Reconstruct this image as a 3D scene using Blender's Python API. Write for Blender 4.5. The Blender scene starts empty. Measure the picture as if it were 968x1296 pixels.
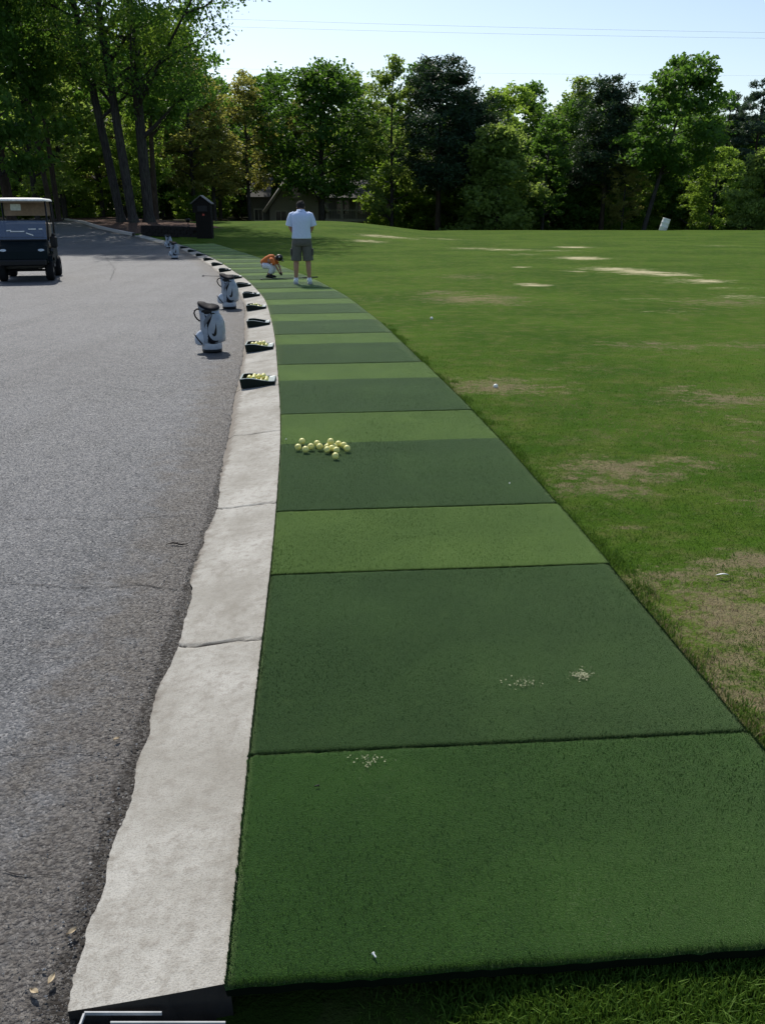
import bpy, math, random
import numpy as np
from mathutils import Vector, Matrix

# ------------------------------------------------------------------ basics
S = bpy.context.scene
COL = S.collection
F_PX, CX, CY = 1078.0, 484.0, 648.0
PITCH = math.radians(19.55)
HC = 1.55
SUNV = Vector((-0.30, 0.85, 1.0)).normalized()      # towards the sun

def ss(x, a, b):
    t = np.clip((np.asarray(x, float) - a) / (b - a), 0, 1)
    return t * t * (3 - 2 * t)

def terr(x, y):
    """broad lie of the land: it rises gently ahead on the left"""
    left = 1 - ss(x, -4, 5)
    return 0.70 * left * ss(y, 34, 62)

def ray(px, py):
    u = (px - CX) / F_PX; v = (CY - py) / F_PX
    c, s = math.cos(PITCH), math.sin(PITCH)
    return Vector((u, c + v * s, -s + v * c))

def P(px, py, dz=0.0, terrain=True):
    d = ray(px, py); z = dz
    for _ in range(25):
        t = (z - HC) / d.z
        x, y = d.x * t, d.y * t
        if not terrain: break
        z = 0.5 * z + 0.5 * (dz + float(terr(x, y)))
    return Vector((d.x * t, d.y * t, z))

def at_dist(px, py, Y):
    d = ray(px, py); t = Y / d.y
    return Vector((d.x * t, Y, HC + d.z * t))

# ------------------------------------------------------------------ mesh helpers
def mesh_np(name, verts, faces, mats=(), smooth=False, attrs=None, midx=None):
    me = bpy.data.meshes.new(name)
    verts = np.asarray(verts, np.float32)
    if isinstance(faces, np.ndarray):
        k = faces.shape[1]; n = len(faces)
        me.vertices.add(len(verts)); me.vertices.foreach_set('co', verts.ravel())
        me.loops.add(n * k); me.loops.foreach_set('vertex_index', faces.astype(np.int32).ravel())
        me.polygons.add(n)
        me.polygons.foreach_set('loop_start', np.arange(0, n * k, k, dtype=np.int32))
        me.update(calc_edges=True)
    else:
        me.from_pydata([tuple(map(float, v)) for v in verts], [], faces)
        n = len(faces)
    for m in mats: me.materials.append(m)
    if midx is not None: me.polygons.foreach_set('material_index', np.asarray(midx, np.int32))
    if attrs:
        for k, a in attrs.items():
            at = me.attributes.new(k, 'FLOAT', 'POINT'); at.data.foreach_set('value', np.asarray(a, np.float32))
    me.polygons.foreach_set('use_smooth', np.full(n, bool(smooth)))
    me.validate(); me.update()
    return me

def link(name, me, parent=None, loc=(0, 0, 0)):
    o = bpy.data.objects.new(name, me); COL.objects.link(o)
    o.location = loc
    if parent: o.parent = parent
    return o

def tag(o, label=None, cat=None, group=None, kind=None):
    if label: o['label'] = label
    if cat: o['category'] = cat
    if group: o['group'] = group
    if kind: o['kind'] = kind
    return o

def empty(name, loc, label, cat, rz=0, group=None):
    o = bpy.data.objects.new(name, None); COL.objects.link(o)
    o.empty_display_size = 0.1
    o.location = loc; o.rotation_euler = (0, 0, rz)
    return tag(o, label, cat, group)

def copy_tree(o, parent=None):
    c = o.copy(); COL.objects.link(c)
    if parent: c.parent = parent
    for ch in [k for k in o.children]: copy_tree(ch, c)
    return c

class MB:
    def __init__(s): s.v = []; s.f = []; s.m = []; s.sm = []
    def add(s, v, f, mi=0, smooth=False):
        b = len(s.v); s.v += [tuple(p) for p in v]
        for q in f: s.f.append([b + i for i in q]); s.m.append(mi); s.sm.append(smooth)
        return s
    def box(s, c, d, rot=None, mi=0, bev=0.0):
        cx, cy, cz = c; hx, hy, hz = d[0] / 2, d[1] / 2, d[2] / 2
        if bev <= 0:
            v = [Vector((a * hx, b * hy, e * hz)) for e in (-1, 1) for b in (-1, 1) for a in (-1, 1)]
            f = [(0, 2, 3, 1), (4, 5, 7, 6), (0, 1, 5, 4), (2, 6, 7, 3), (0, 4, 6, 2), (1, 3, 7, 5)]
        else:
            v = []; f = []
            ring = [(hx - bev, hy), (-hx + bev, hy), (-hx, hy - bev), (-hx, -hy + bev), (-hx + bev, -hy), (hx - bev, -hy), (hx, -hy + bev), (hx, hy - bev)]
            sx, sy = (hx - bev) / hx, (hy - bev) / hy
            for z, k in ((-hz, 1), (-hz + bev, 0), (hz - bev, 0), (hz, 1)):
                for (x, y) in ring:
                    v.append(Vector((x * (sx if k else 1), y * (sy if k else 1), z)))
            for L in range(3):
                for i in range(8):
                    j = (i + 1) % 8; f.append((L * 8 + i, L * 8 + j, (L + 1) * 8 + j, (L + 1) * 8 + i))
            f.append(tuple(range(7, -1, -1))); f.append(tuple(range(24, 32)))
        R = rot.to_matrix() if rot is not None else Matrix.Identity(3)
        return s.add([R @ p + Vector(c) for p in v], f, mi)
    def tube(s, pts, radii, n=10, mi=0, cap=True, squash=1.0, up=None):
        pts = [Vector(p) for p in pts]
        if not hasattr(radii, '__len__'): radii = [radii] * len(pts)
        v = []; f = []
        u = None
        for i, p in enumerate(pts):
            t = (pts[min(i + 1, len(pts) - 1)] - pts[max(i - 1, 0)]).normalized()
            if u is None:
                a = Vector(up) if up else (Vector((0, 0, 1)) if abs(t.z) < .9 else Vector((1, 0, 0)))
                u = (a - t * a.dot(t)).normalized()
            else: u = (u - t * u.dot(t)).normalized()
            w = t.cross(u)
            for k in range(n):
                an = 2 * math.pi * k / n
                v.append(p + (u * math.cos(an) * squash + w * math.sin(an)) * radii[i])
        for i in range(len(pts) - 1):
            for k in range(n):
                j = (k + 1) % n
                f.append((i * n + k, i * n + j, (i + 1) * n + j, (i + 1) * n + k))
        if cap: f.append(tuple(range(n - 1, -1, -1))); f.append(tuple(range((len(pts) - 1) * n, len(pts) * n)))
        return s.add(v, f, mi, True)
    def loft(s, secs, n=24, mi=0, cap0=True, cap1=True, pw=2.0, smooth=True):
        """secs: (cx, cy, z, rx, ry[, tiltx]) super-ellipse sections stacked in z"""
        v = []; f = []
        for sc in secs:
            cx, cy, z, rx, ry = sc[:5]; tx = sc[5] if len(sc) > 5 else 0
            for k in range(n):
                a = 2 * math.pi * k / n; ca, sa = math.cos(a), math.sin(a)
                x = math.copysign(abs(ca) ** (2 / pw), ca) * rx; y = math.copysign(abs(sa) ** (2 / pw), sa) * ry
                v.append((cx + x, cy + y, z + tx * x))
        for i in range(len(secs) - 1):
            for k in range(n):
                j = (k + 1) % n; f.append((i * n + k, i * n + j, (i + 1) * n + j, (i + 1) * n + k))
        if cap0: f.append(tuple(range(n - 1, -1, -1)))
        if cap1: f.append(tuple(range((len(secs) - 1) * n, len(secs) * n)))
        return s.add(v, f, mi, smooth)
    def ball(s, c, r, n=12, mi=0, sc=(1, 1, 1), rot=None):
        v = []; f = []; m = n // 2 + 1
        for i in range(m + 1):
            th = math.pi * i / m
            for k in range(n):
                a = 2 * math.pi * k / n
                v.append(Vector((math.sin(th) * math.cos(a) * r * sc[0], math.sin(th) * math.sin(a) * r * sc[1], math.cos(th) * r * sc[2])))
        for i in range(m):
            for k in range(n):
                j = (k + 1) % n; f.append((i * n + k, (i + 1) * n + k, (i + 1) * n + j, i * n + j))
        R = rot.to_matrix() if rot is not None else Matrix.Identity(3)
        return s.add([R @ p + Vector(c) for p in v], f, mi, True)
    def prism(s, poly, y0, y1, mi=0):
        """polygon in x,z extruded along y"""
        n = len(poly)
        v = [(x, y0, z) for x, z in poly] + [(x, y1, z) for x, z in poly]
        f = [tuple(range(n)), tuple(range(2 * n - 1, n - 1, -1))]
        for i in range(n):
            j = (i + 1) % n; f.append((i, i + n, j + n, j))
        return s.add(v, f, mi)
    def build(s, name, mats, parent=None, loc=(0, 0, 0)):
        if not isinstance(mats, (list, tuple)): mats = [mats]
        me = bpy.data.meshes.new(name)
        me.from_pydata([tuple(map(float, p)) for p in s.v], [], s.f)
        for m in mats: me.materials.append(m)
        me.polygons.foreach_set('material_index', s.m); me.polygons.foreach_set('use_smooth', s.sm)
        me.validate()
        import bmesh
        bm = bmesh.new(); bm.from_mesh(me)
        bmesh.ops.remove_doubles(bm, verts=bm.verts, dist=1e-6)
        bmesh.ops.recalc_face_normals(bm, faces=bm.faces); bm.to_mesh(me); bm.free()
        return link(name, me, parent, loc)

# ------------------------------------------------------------------ materials
class NT:
    def __init__(s, name):
        s.m = bpy.data.materials.new(name); s.m.use_nodes = True
        s.t = s.m.node_tree; s.t.nodes.clear()
        s.out = s.n('ShaderNodeOutputMaterial')
        s.co = s.n('ShaderNodeTexCoord').outputs['Object']
    def n(s, ty, **kw):
        nd = s.t.nodes.new(ty)
        for k, v in kw.items():
            if k.startswith('_'): setattr(nd, k[1:], v)
        return nd
    def L(s, a, b): s.t.links.new(a, b)
    def set(s, sock, v):
        if isinstance(v, bpy.types.NodeSocket): s.L(v, sock)
        elif isinstance(v, (tuple, list)) and len(v) == 3 and sock.type == 'RGBA': sock.default_value = (*v, 1)
        else: sock.default_value = v
    def noise(s, scale, detail=3, rough=.55, co=None, dist=0.0):
        nd = s.n('ShaderNodeTexNoise'); s.set(nd.inputs['Vector'], co or s.co)
        nd.inputs['Scale'].default_value = scale; nd.inputs['Detail'].default_value = detail
        nd.inputs['Roughness'].default_value = rough; nd.inputs['Distortion'].default_value = dist
        return nd.outputs['Fac']
    def vor(s, scale, out='Distance', feature='F1', co=None):
        nd = s.n('ShaderNodeTexVoronoi'); nd.feature = feature; s.set(nd.inputs['Vector'], co or s.co)
        nd.inputs['Scale'].default_value = scale
        return nd.outputs[out]
    def mapping(s, scale, rot=(0, 0, 0), co=None):
        nd = s.n('ShaderNodeMapping'); s.set(nd.inputs['Vector'], co or s.co)
        nd.inputs['Scale'].default_value = scale; nd.inputs['Rotation'].default_value = rot
        return nd.outputs[0]
    def math(s, op, a, b=0.0, clamp=False):
        nd = s.n('ShaderNodeMath'); nd.operation = op; nd.use_clamp = clamp
        s.set(nd.inputs[0], a); s.set(nd.inputs[1], b); return nd.outputs[0]
    def ramp(s, f, a, b, lo=0.0, hi=1.0):
        nd = s.n('ShaderNodeMapRange'); nd.interpolation_type = 'SMOOTHSTEP'
        s.set(nd.inputs['Value'], f); nd.inputs['From Min'].default_value = a; nd.inputs['From Max'].default_value = b
        nd.inputs['To Min'].default_value = lo; nd.inputs['To Max'].default_value = hi
        return nd.outputs['Result']
    def mix(s, f, a, b, mode='MIX'):
        nd = s.n('ShaderNodeMix'); nd.data_type = 'RGBA'; nd.blend_type = mode
        s.set(nd.inputs[0], f); s.set(nd.inputs[6], a); s.set(nd.inputs[7], b); return nd.outputs[2]
    def attr(s, name):
        nd = s.n('ShaderNodeAttribute'); nd.attribute_name = name; return nd.outputs['Fac']
    def bump(s, h, dist, strength=1.0, prev=None):
        nd = s.n('ShaderNodeBump'); s.set(nd.inputs['Height'], h)
        nd.inputs['Distance'].default_value = dist; nd.inputs['Strength'].default_value = strength
        if prev: s.L(prev, nd.inputs['Normal'])
        return nd.outputs[0]
    def pbr(s, col, rough=.8, normal=None, spec=.5, metal=0.0, **kw):
        b = s.n('ShaderNodeBsdfPrincipled'); s.set(b.inputs['Base Color'], col); s.set(b.inputs['Roughness'], rough)
        s.set(b.inputs['Metallic'], metal); b.inputs['Specular IOR Level'].default_value = spec
        for k, v in kw.items(): s.set(b.inputs[k.replace('_', ' ')], v)
        if normal: s.L(normal, b.inputs['Normal'])
        return b.outputs[0]
    def end(s, sh): s.L(sh, s.out.inputs['Surface']); return s.m

def simple(name, col, rough=.6, spec=.5, metal=0.0, var=.15, scale=20, bump=0.0, bscale=200, **kw):
    t = NT(name)
    n = t.noise(scale, 4)
    c = t.mix(t.ramp(n, .3, .7), tuple(x * (1 - var) for x in col), tuple(min(1, x * (1 + var)) for x in col))
    nm = t.bump(t.noise(bscale, 3), .002, bump) if bump else None
    r = t.ramp(t.noise(scale * 2, 2), .2, .8, max(0, rough - .07), min(1, rough + .07))
    return t.end(t.pbr(c, r, nm, spec, metal, **kw))

def m_asphalt():
    t = NT('asphalt')
    blotch = t.noise(.55, 5, .6); mid = t.noise(7, 5, .65); fine = t.noise(70, 3)
    cell = t.vor(115, 'Color'); sep = t.n('ShaderNodeSeparateColor'); t.L(cell, sep.inputs[0])
    cell2 = t.vor(260, 'Color'); sep2 = t.n('ShaderNodeSeparateColor'); t.L(cell2, sep2.inputs[0])
    base = t.mix(t.ramp(blotch, .38, .62), (.060, .064, .067), (.098, .102, .108))
    base = t.mix(t.ramp(mid, .3, .75), base, (.115, .117, .121))
    base = t.mix(t.math('MULTIPLY', t.ramp(sep2.outputs[1], .45, .95), .4), base, (.055, .056, .063))
    lane = t.noise(1.1, 4, .6, t.mapping((1.6, .12, 1), (0, 0, .12)))
    base = t.mix(t.math('MULTIPLY', t.ramp(lane, .45, .68), .4), base, (.045, .047, .05))
    st = t.ramp(sep.outputs[0], .62, .98)
    stone = t.mix(sep.outputs[2], (.20, .20, .215), (.40, .385, .37))
    c = t.mix(t.math('MULTIPLY', st, .42), base, stone)
    c = t.mix(t.ramp(sep.outputs[0], .12, .02), c, (.035, .035, .04))
    # worn and dirty edge beside the kerb, then a painted gap shadow
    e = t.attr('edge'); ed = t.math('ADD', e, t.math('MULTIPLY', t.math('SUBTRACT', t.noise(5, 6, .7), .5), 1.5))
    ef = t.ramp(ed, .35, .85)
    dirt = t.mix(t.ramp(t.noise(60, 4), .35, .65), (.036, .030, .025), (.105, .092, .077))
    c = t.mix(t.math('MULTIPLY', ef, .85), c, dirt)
    c = t.mix(t.ramp(t.math('ADD', e, t.math('MULTIPLY', t.math('SUBTRACT', t.noise(24, 5, .7), .5), .08)), .965, .985), c, (.022, .018, .014))  # dark line at the kerb: shadow of the crumbled gap, put into the colour
    d = t.vor(115, 'Distance'); d2 = t.vor(260, 'Distance')
    h = t.math('ADD', t.math('MULTIPLY', d, -.8), t.math('MULTIPLY', d2, -.3))
    h = t.math('ADD', h, t.math('MULTIPLY', fine, 1.0))
    nm = t.bump(h, .0055, .95); nm = t.bump(t.noise(9, 5, .6), .012, .6, nm)
    return t.end(t.pbr(c, t.ramp(sep.outputs[1], 0, 1, .45, .95), nm, .4))

def m_concrete():
    t = NT('kerb_concrete')
    a = t.noise(2.2, 6, .65); b = t.noise(28, 5, .7); g = t.noise(260, 2)
    c = t.mix(t.ramp(a, .3, .7), (.29, .275, .235), (.455, .44, .395))
    c = t.mix(t.math('MULTIPLY', t.ramp(b, .45, .7), .75), c, (.25, .23, .195))
    c = t.mix(t.math('MULTIPLY', t.ramp(g, .45, .7), .5), c, (.17, .15, .125))
    st = t.ramp(t.noise(2.3, 7, .75, t.mapping((2, .9, 1))), .46, .70)
    c = t.mix(t.math('MULTIPLY', st, .6), c, (.20, .18, .145))
    e = t.math('ADD', t.attr('edge'), t.math('MULTIPLY', t.math('SUBTRACT', t.noise(14, 6, .7), .5), 1.1))
    c = t.mix(t.math('MULTIPLY', t.ramp(e, .5, .95), .7), c, (.15, .125, .10))
    c = t.mix(t.ramp(t.attr('joint'), .35, .8), c, (.035, .03, .027))
    nm = t.bump(t.math('ADD', g, t.math('MULTIPLY', b, 2.0)), .003, .6)
    return t.end(t.pbr(c, .85, nm, .3))

def lawn_color(t, dry, sand):
    a = t.noise(.35, 5, .6); b = t.noise(2.3, 5, .65); g = t.noise(22, 4, .7); h = t.noise(110, 3, .7)
    c = t.mix(t.ramp(a, .35, .65), (.036, .086, .006), (.066, .124, .012))
    c = t.mix(t.math('MULTIPLY', t.ramp(b, .42, .72), .55), c, (.105, .135, .024))
    c = t.mix(t.math('MULTIPLY', t.ramp(t.noise(5.5, 5, .7), .46, .72), .6), c, (.13, .125, .045))
    c = t.mix(t.math('MULTIPLY', t.ramp(g, .5, .72), .35), c, (.03, .062, .010))
    nz = t.math('ADD', t.math('MULTIPLY', t.math('SUBTRACT', t.noise(3.2, 7, .78, t.mapping((1, 1.6, 1))), .5), 3.0), t.math('MULTIPLY', t.math('SUBTRACT', t.noise(17, 6, .8), .5), 2.4))
    d = t.ramp(t.math('ADD', t.math('MULTIPLY', dry, 1.12), nz), .50, 1.2)
    straw = t.mix(t.ramp(t.noise(45, 4, .7), .35, .65), (.12, .095, .055), (.34, .275, .155))
    straw = t.mix(t.ramp(t.noise(.9, 4), .4, .6), straw, (.22, .165, .11))
    c = t.mix(t.math('MULTIPLY', d, .72), c, straw)
    nz2 = t.math('MULTIPLY', t.math('SUBTRACT', t.noise(2.6, 8, .85, t.mapping((.55, 1.5, 1))), .5), 3.4)
    s2 = t.math('MULTIPLY', t.ramp(t.math('ADD', sand, nz2), .46, 1.05), t.ramp(sand, .05, .25))
    c = t.mix(s2, c, (.52, .46, .28))
    return c, d, h, g

def m_lawn():
    t = NT('lawn_grass')
    c, d, h, g = lawn_color(t, t.attr('dry'), t.attr('sand'))
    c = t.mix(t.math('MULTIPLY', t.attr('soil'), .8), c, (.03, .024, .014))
    nm = t.bump(t.math('ADD', h, t.math('MULTIPLY', g, 1.5)), .02, .7)
    return t.end(t.pbr(c, .9, nm, .03))

def m_blade():
    t = NT('grass_blades')
    r = t.attr('rnd'); d = t.attr('dryb')
    c = t.mix(r, (.045, .105, .010), (.125, .215, .030))
    c = t.mix(t.ramp(t.math('ADD', d, t.math('MULTIPLY', t.math('SUBTRACT', r, .5), .5)), .35, .65), c, t.mix(r, (.15, .11, .06), (.36, .28, .16)))
    b = t.pbr(c, .6, None, .15)
    tr = t.n('ShaderNodeBsdfTranslucent'); t.set(tr.inputs[0], c)
    mx = t.n('ShaderNodeMixShader'); mx.inputs[0].default_value = .35; t.L(b, mx.inputs[1]); t.L(tr.outputs[0], mx.inputs[2])
    return t.end(mx.outputs[0])

def m_turf(name, dark, lite, wear):
    t = NT(name)
    f = t.noise(520, 2, .8); g = t.noise(190, 3, .75); b = t.noise(1.6, 5, .65); k = t.noise(14, 5, .7)
    c = t.mix(t.ramp(f, .42, .60), dark, lite)
    c = t.mix(t.math('MULTIPLY', t.ramp(g, .35, .65), .35), c, tuple(x * .45 for x in dark))
    c = t.mix(t.math('MULTIPLY', t.ramp(b, .4, .7), .3), c, tuple(x * 1.35 for x in lite))
    c = t.mix(t.math('MULTIPLY', t.ramp(k, .55, .8), .35), c, wear)
    c = t.mix(t.math('MULTIPLY', t.ramp(t.noise(360, 1, .5), .60, .74), .55), c, tuple(x * 1.9 for x in lite))
    # crushed strands, flecks of sand and dry clippings
    sp = t.vor(210, 'Color'); se = t.n('ShaderNodeSeparateColor'); t.L(sp, se.inputs[0])
    c = t.mix(t.math('MULTIPLY', t.ramp(se.outputs[0], .93, .97), t.ramp(t.noise(2.2, 4), .45, .75, .02, .22)), c, (.2, .25, .12))
    nm = t.bump(t.math('ADD', f, t.math('MULTIPLY', g, 1.2)), .007, .9)
    return t.end(t.pbr(c, .65, nm, .05, Sheen_Weight=.34, Sheen_Roughness=.25, Sheen_Tint=(.7, .95, .45, 1)))

def m_leaf(name, c1, c2, trans=.45):
    t = NT(name)
    r = t.attr('tint')
    c = t.mix(r, c1, c2)
    b = t.pbr(c, .5, None, .25)
    tr = t.n('ShaderNodeBsdfTranslucent'); t.set(tr.inputs[0], t.mix(.5, c, tuple(min(1, x * y) for x, y in zip(c2, (2.3, 2.15, 1.0)))))
    mx = t.n('ShaderNodeMixShader'); mx.inputs[0].default_value = trans; t.L(b, mx.inputs[1]); t.L(tr.outputs[0], mx.inputs[2])
    return t.end(mx.outputs[0])

def m_bark(name, a, b):
    t = NT(name)
    n = t.noise(4, 6, .7, t.mapping((3, 3, .5))); g = t.noise(1.2, 3)
    c = t.mix(t.ramp(n, .35, .65), a, b); c = t.mix(t.math('MULTIPLY', t.ramp(g, .5, .7), .3), c, (.07, .08, .05))
    return t.end(t.pbr(c, .9, t.bump(n, .04, .8), .2))

M = {}
M['asphalt'] = m_asphalt(); M['concrete'] = m_concrete(); M['lawn'] = m_lawn(); M['blade'] = m_blade()
M['turf_dark'] = m_turf('dark_artificial_turf', (.012, .037, .007), (.044, .088, .019), (.066, .11, .028))
M['turf_mid'] = m_turf('green_artificial_turf', (.010, .040, .004), (.038, .095, .011), (.055, .11, .018))
M['turf_light'] = m_turf('light_artificial_turf', (.048, .102, .013), (.110, .178, .032), (.12, .175, .05))
M['mat_edge'] = simple('mat_rubber_edge', (.004, .008, .004), .95, .05)
M['oak'] = m_leaf('oak_leaves', (.036, .090, .016), (.088, .180, .036), .55)
M['oakdark'] = m_leaf('maple_leaves', (0.023, 0.068, 0.013), (0.078, 0.163, 0.026), .45)
M['pale'] = m_leaf('spring_leaves', (.095, .160, .040), (.185, .265, .080), .6)
M['brownish'] = m_leaf('budding_leaves', (0.137, 0.150, 0.046), (0.234, 0.247, 0.078), .55)
M['lime'] = m_leaf('lime_leaves', (.085, .155, .026), (.185, .29, .056), .58)
M['pine'] = m_leaf('pine_needles', (0.018, 0.044, 0.023), (0.042, 0.081, 0.039), .2)
M['bluepine'] = m_leaf('blue_pine_needles', (0.046, 0.078, 0.058), (0.078, 0.130, 0.091), .25)
M['bark'] = m_bark('grey_bark', (.022, .020, .019), (.06, .055, .052))
M['bark2'] = m_bark('brown_bark', (.03, .022, .017), (.07, .052, .042))

def m_ground():
    t = NT('forest_floor')
    c = t.mix(t.ramp(t.noise(.4, 5), .4, .6), (.03, .036, .013), (.055, .045, .024))
    return t.end(t.pbr(c, .95, t.bump(t.noise(6, 5), .05, .6), .1))
M['ground'] = m_ground()
def m_mulch():
    t = NT('mulch')
    c = t.mix(t.ramp(t.noise(30, 5, .7), .35, .65), (.05, .028, .02), (.16, .10, .075))
    return t.end(t.pbr(c, .95, t.bump(t.noise(25, 5, .7), .04, .9), .1))
M['mulch'] = m_mulch()
M['crack'] = simple('crack_dark', (.028, .026, .026), .95, .1)
def m_pebble():
    t = NT('pebbles'); r = t.attr('rnd')
    c = t.mix(t.ramp(r, 0, 1), (.13, .12, .11), (.38, .36, .33))
    return t.end(t.pbr(c, .85, None, .3))
M['pebble'] = m_pebble()

# ------------------------------------------------------------------ the kerb line
LEFT_PX = [(283, 1252), (300, 1075), (313, 957), (327, 830), (342, 728), (348, 648), (354, 575), (354.5, 525), (352, 480), (350, 455), (348, 430),
           (342, 400), (335, 379), (324, 365.5), (311, 353), (297, 344), (279, 332), (254, 319.5), (233, 311)]
W = [P(a, b, .06) for a, b in LEFT_PX]
pts = [(p.x, p.y) for p in W]
d0 = Vector((W[0].x - W[3].x, W[0].y - W[3].y)).normalized()
pre = [(pts[0][0] + d0.x * k, pts[0][1] + d0.y * k) for k in (4.5, 3, 1.5)]
post = [(p.x, p.y) for p in (P(196, 303), P(176, 298), P(153, 293.5), P(123, 286), P(98, 280))]
e1, e2 = Vector(post[-2]), Vector(post[-1]); dd = (e2 - e1).normalized()
post += [tuple(e2 + dd * k) for k in (30, 80)]
ctrl = np.array(pre + pts + post)
def catmull(c, step=.05):
    out = []
    for i in range(1, len(c) - 2):
        p0, p1, p2, p3 = c[i - 1], c[i], c[i + 1], c[i + 2]
        n = max(2, int(np.linalg.norm(p2 - p1) / step))
        for k in range(n):
            t = k / n
            out.append(.5 * ((2 * p1) + (-p0 + p2) * t + (2 * p0 - 5 * p1 + 4 * p2 - p3) * t * t + (-p0 + 3 * p1 - 3 * p2 + p3) * t ** 3))
    return np.array(out)
CU = catmull(ctrl, .05)
# smooth the traced line
k = 31; pad = np.vstack([CU[:1] + (CU[:1] - CU[1:k // 2 + 1][::-1]), CU, CU[-1:] + (CU[-1:] - CU[-k // 2:-1][::-1])])
ker = np.ones(k) / k
CU = np.stack([np.convolve(pad[:, i], ker, 'valid') for i in (0, 1)], 1)
seg = np.r_[0, np.cumsum(np.linalg.norm(np.diff(CU, axis=0), axis=1))]
def curve(s):
    s = np.asarray(s, float)
    return np.stack([np.interp(s, seg, CU[:, 0]), np.interp(s, seg, CU[:, 1])], -1)
def tang(s):
    d = curve(np.asarray(s) + .5) - curve(np.asarray(s) - .5)
    return d / np.linalg.norm(d, axis=-1, keepdims=True)
def off(s, o):
    """o > 0 : to the right of the kerb's lawn-side edge"""
    c, t = curve(s), tang(s)
    n = np.stack([t[..., 1], -t[..., 0]], -1)
    return c + n * np.asarray(o)[..., None]
def s_of_y(y): return float(np.interp(y, CU[:, 1], seg))
rng = np.random.default_rng(5)
def vnoise(x, seed, scale):
    r = np.random.default_rng(seed).uniform(-1, 1, 4096)
    x = np.asarray(x) / scale; i = np.floor(x).astype(int); f = x - i; f = f * f * (3 - 2 * f)
    return r[i % 4096] * (1 - f) + r[(i + 1) % 4096] * f
KL = [(88, 1289), (92.5, 1244), (100, 1219), (113, 1179), (122, 1157), (133, 1129), (136, 1098), (145, 1070), (159, 1030), (170, 993), (173, 962), (179, 948), (191, 931), (192.6, 900), (202, 869.5), (216, 846), (223, 830), (229.5, 809),
      (235, 783), (245, 757), (241, 733), (246.6, 707), (258, 692.5), (259.7, 675), (273, 652), (278, 620), (280.7, 586), (284.6, 560), (293, 510), (301, 478), (305, 454), (308, 425), (308, 400)]
_ks, _ko = [], []
for _a, _b in KL:
    _p = P(_a, _b, .012); _d = np.hypot(CU[:, 0] - _p.x, CU[:, 1] - _p.y); _i = int(np.argmin(_d)); _ks.append(seg[_i]); _ko.append(-_d[_i])
_o = np.argsort(_ks); _ks = np.array(_ks)[_o]; _ko = np.array(_ko)[_o]
def kerb_off(s):
    far = -(.38 + .02 * vnoise(s, 1, .9)); w = ss(s, _ks[-1] - .5, _ks[-1] + 1.5)
    return np.interp(s, _ks, _ko) * (1 - w) + far * w - (.006 * vnoise(s, 2, .13) + .0028 * vnoise(s, 3, .037) + .0022 * vnoise(s, 4, .017))
def kerb_off_old(s):
    return -(.352 + .026 * vnoise(s, 1, .6) + .017 * vnoise(s, 2, .17) + .010 * vnoise(s, 3, .045) + .005 * vnoise(s, 4, .018))

def strip(name, svals, ofun, zfun, mat, attrs=None, flip=False):
    """grid mesh following the kerb line; ofun(s)->(nS,nO)"""
    O = ofun(svals); nS, nO = O.shape
    SS = np.repeat(svals[:, None], nO, 1)
    xy = off(SS.ravel(), O.ravel())
    z = zfun(xy[:, 0], xy[:, 1], SS.ravel(), O.ravel())
    v = np.c_[xy, z]
    i = np.arange(nS - 1)[:, None] * nO + np.arange(nO - 1)[None]
    f = np.stack([i, i + 1, i + 1 + nO, i + nO], -1).reshape(-1, 4)
    at = {k: fn(xy[:, 0], xy[:, 1], SS.ravel(), O.ravel()) for k, fn in (attrs or {}).items()}
    return mesh_np(name, v, f, [mat], True, at)

S0 = s_of_y(-2.9); S_END = seg[-1] - .5
s_start = s_of_y(1.318)
s_near = np.r_[np.arange(S0 + .6, s_of_y(1.2), .05), np.arange(s_of_y(1.2), s_of_y(6), .008), np.arange(s_of_y(6), s_of_y(12), .03)]; s_mid = np.arange(s_near[-1] + .1, s_of_y(45), .2); s_far = np.arange(s_mid[-1] + .6, S_END, 1.2)
sv = np.r_[s_near, s_mid, s_far]

# road
def o_road(s):
    k = kerb_off(s)[:, None] + .012
    base = np.array([0, .012, .03, .07, .12, .2, .3, .45, .7, 1.1, 1.8, 3, 5, 7.5, 10])
    return k - base[None]
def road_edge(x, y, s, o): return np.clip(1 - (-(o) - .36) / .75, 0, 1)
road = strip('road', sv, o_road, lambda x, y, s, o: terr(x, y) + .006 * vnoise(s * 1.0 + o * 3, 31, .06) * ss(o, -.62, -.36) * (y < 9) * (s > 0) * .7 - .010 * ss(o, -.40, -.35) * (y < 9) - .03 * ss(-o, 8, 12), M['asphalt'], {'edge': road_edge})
tag(link('road', road), kind='structure')

# kerb with joints
JOINTS = [s_of_y(P(a, b).y) for a, b in ((275, 820), (307, 646), (320, 553), (325, 494), (328, 461))]
JOINTS += [JOINTS[-1] + 1.75 * i for i in range(1, 30)]
JOINTS = np.array([s_start - 3.0] + JOINTS)
def kerb_s(s0, s1): return s0, s1
jit = [0.0]
def o_kerb(s):
    k = kerb_off(s)[:, None]
    fr = np.array([0, .02, .06, .14, .3, .5, .7, .85, .95, 1.0])
    return k * (1 - fr[None]) + fr[None] * (.012)
def z_kerb(x, y, s, o):
    fr = 1 + o / .355
    d = np.min(np.abs((s + .045 * vnoise(o * 3 + 5, 8, .25))[:, None] - JOINTS[None]), axis=1)
    return terr(x, y) + .012 + .046 * np.clip(fr, 0, 1) ** 1.2 - .02 * (fr < .01) - .012 * (d < .008)
def joint(x, y, s, o):
    d = np.min(np.abs((s + .045 * vnoise(o * 3 + 5, 8, .25))[:, None] - JOINTS[None]), axis=1)
    return np.clip(1 - d / .017, 0, 1)
def kedge(x, y, s, o): return np.clip(-(o) / .355, 0, 1) ** 5
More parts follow.
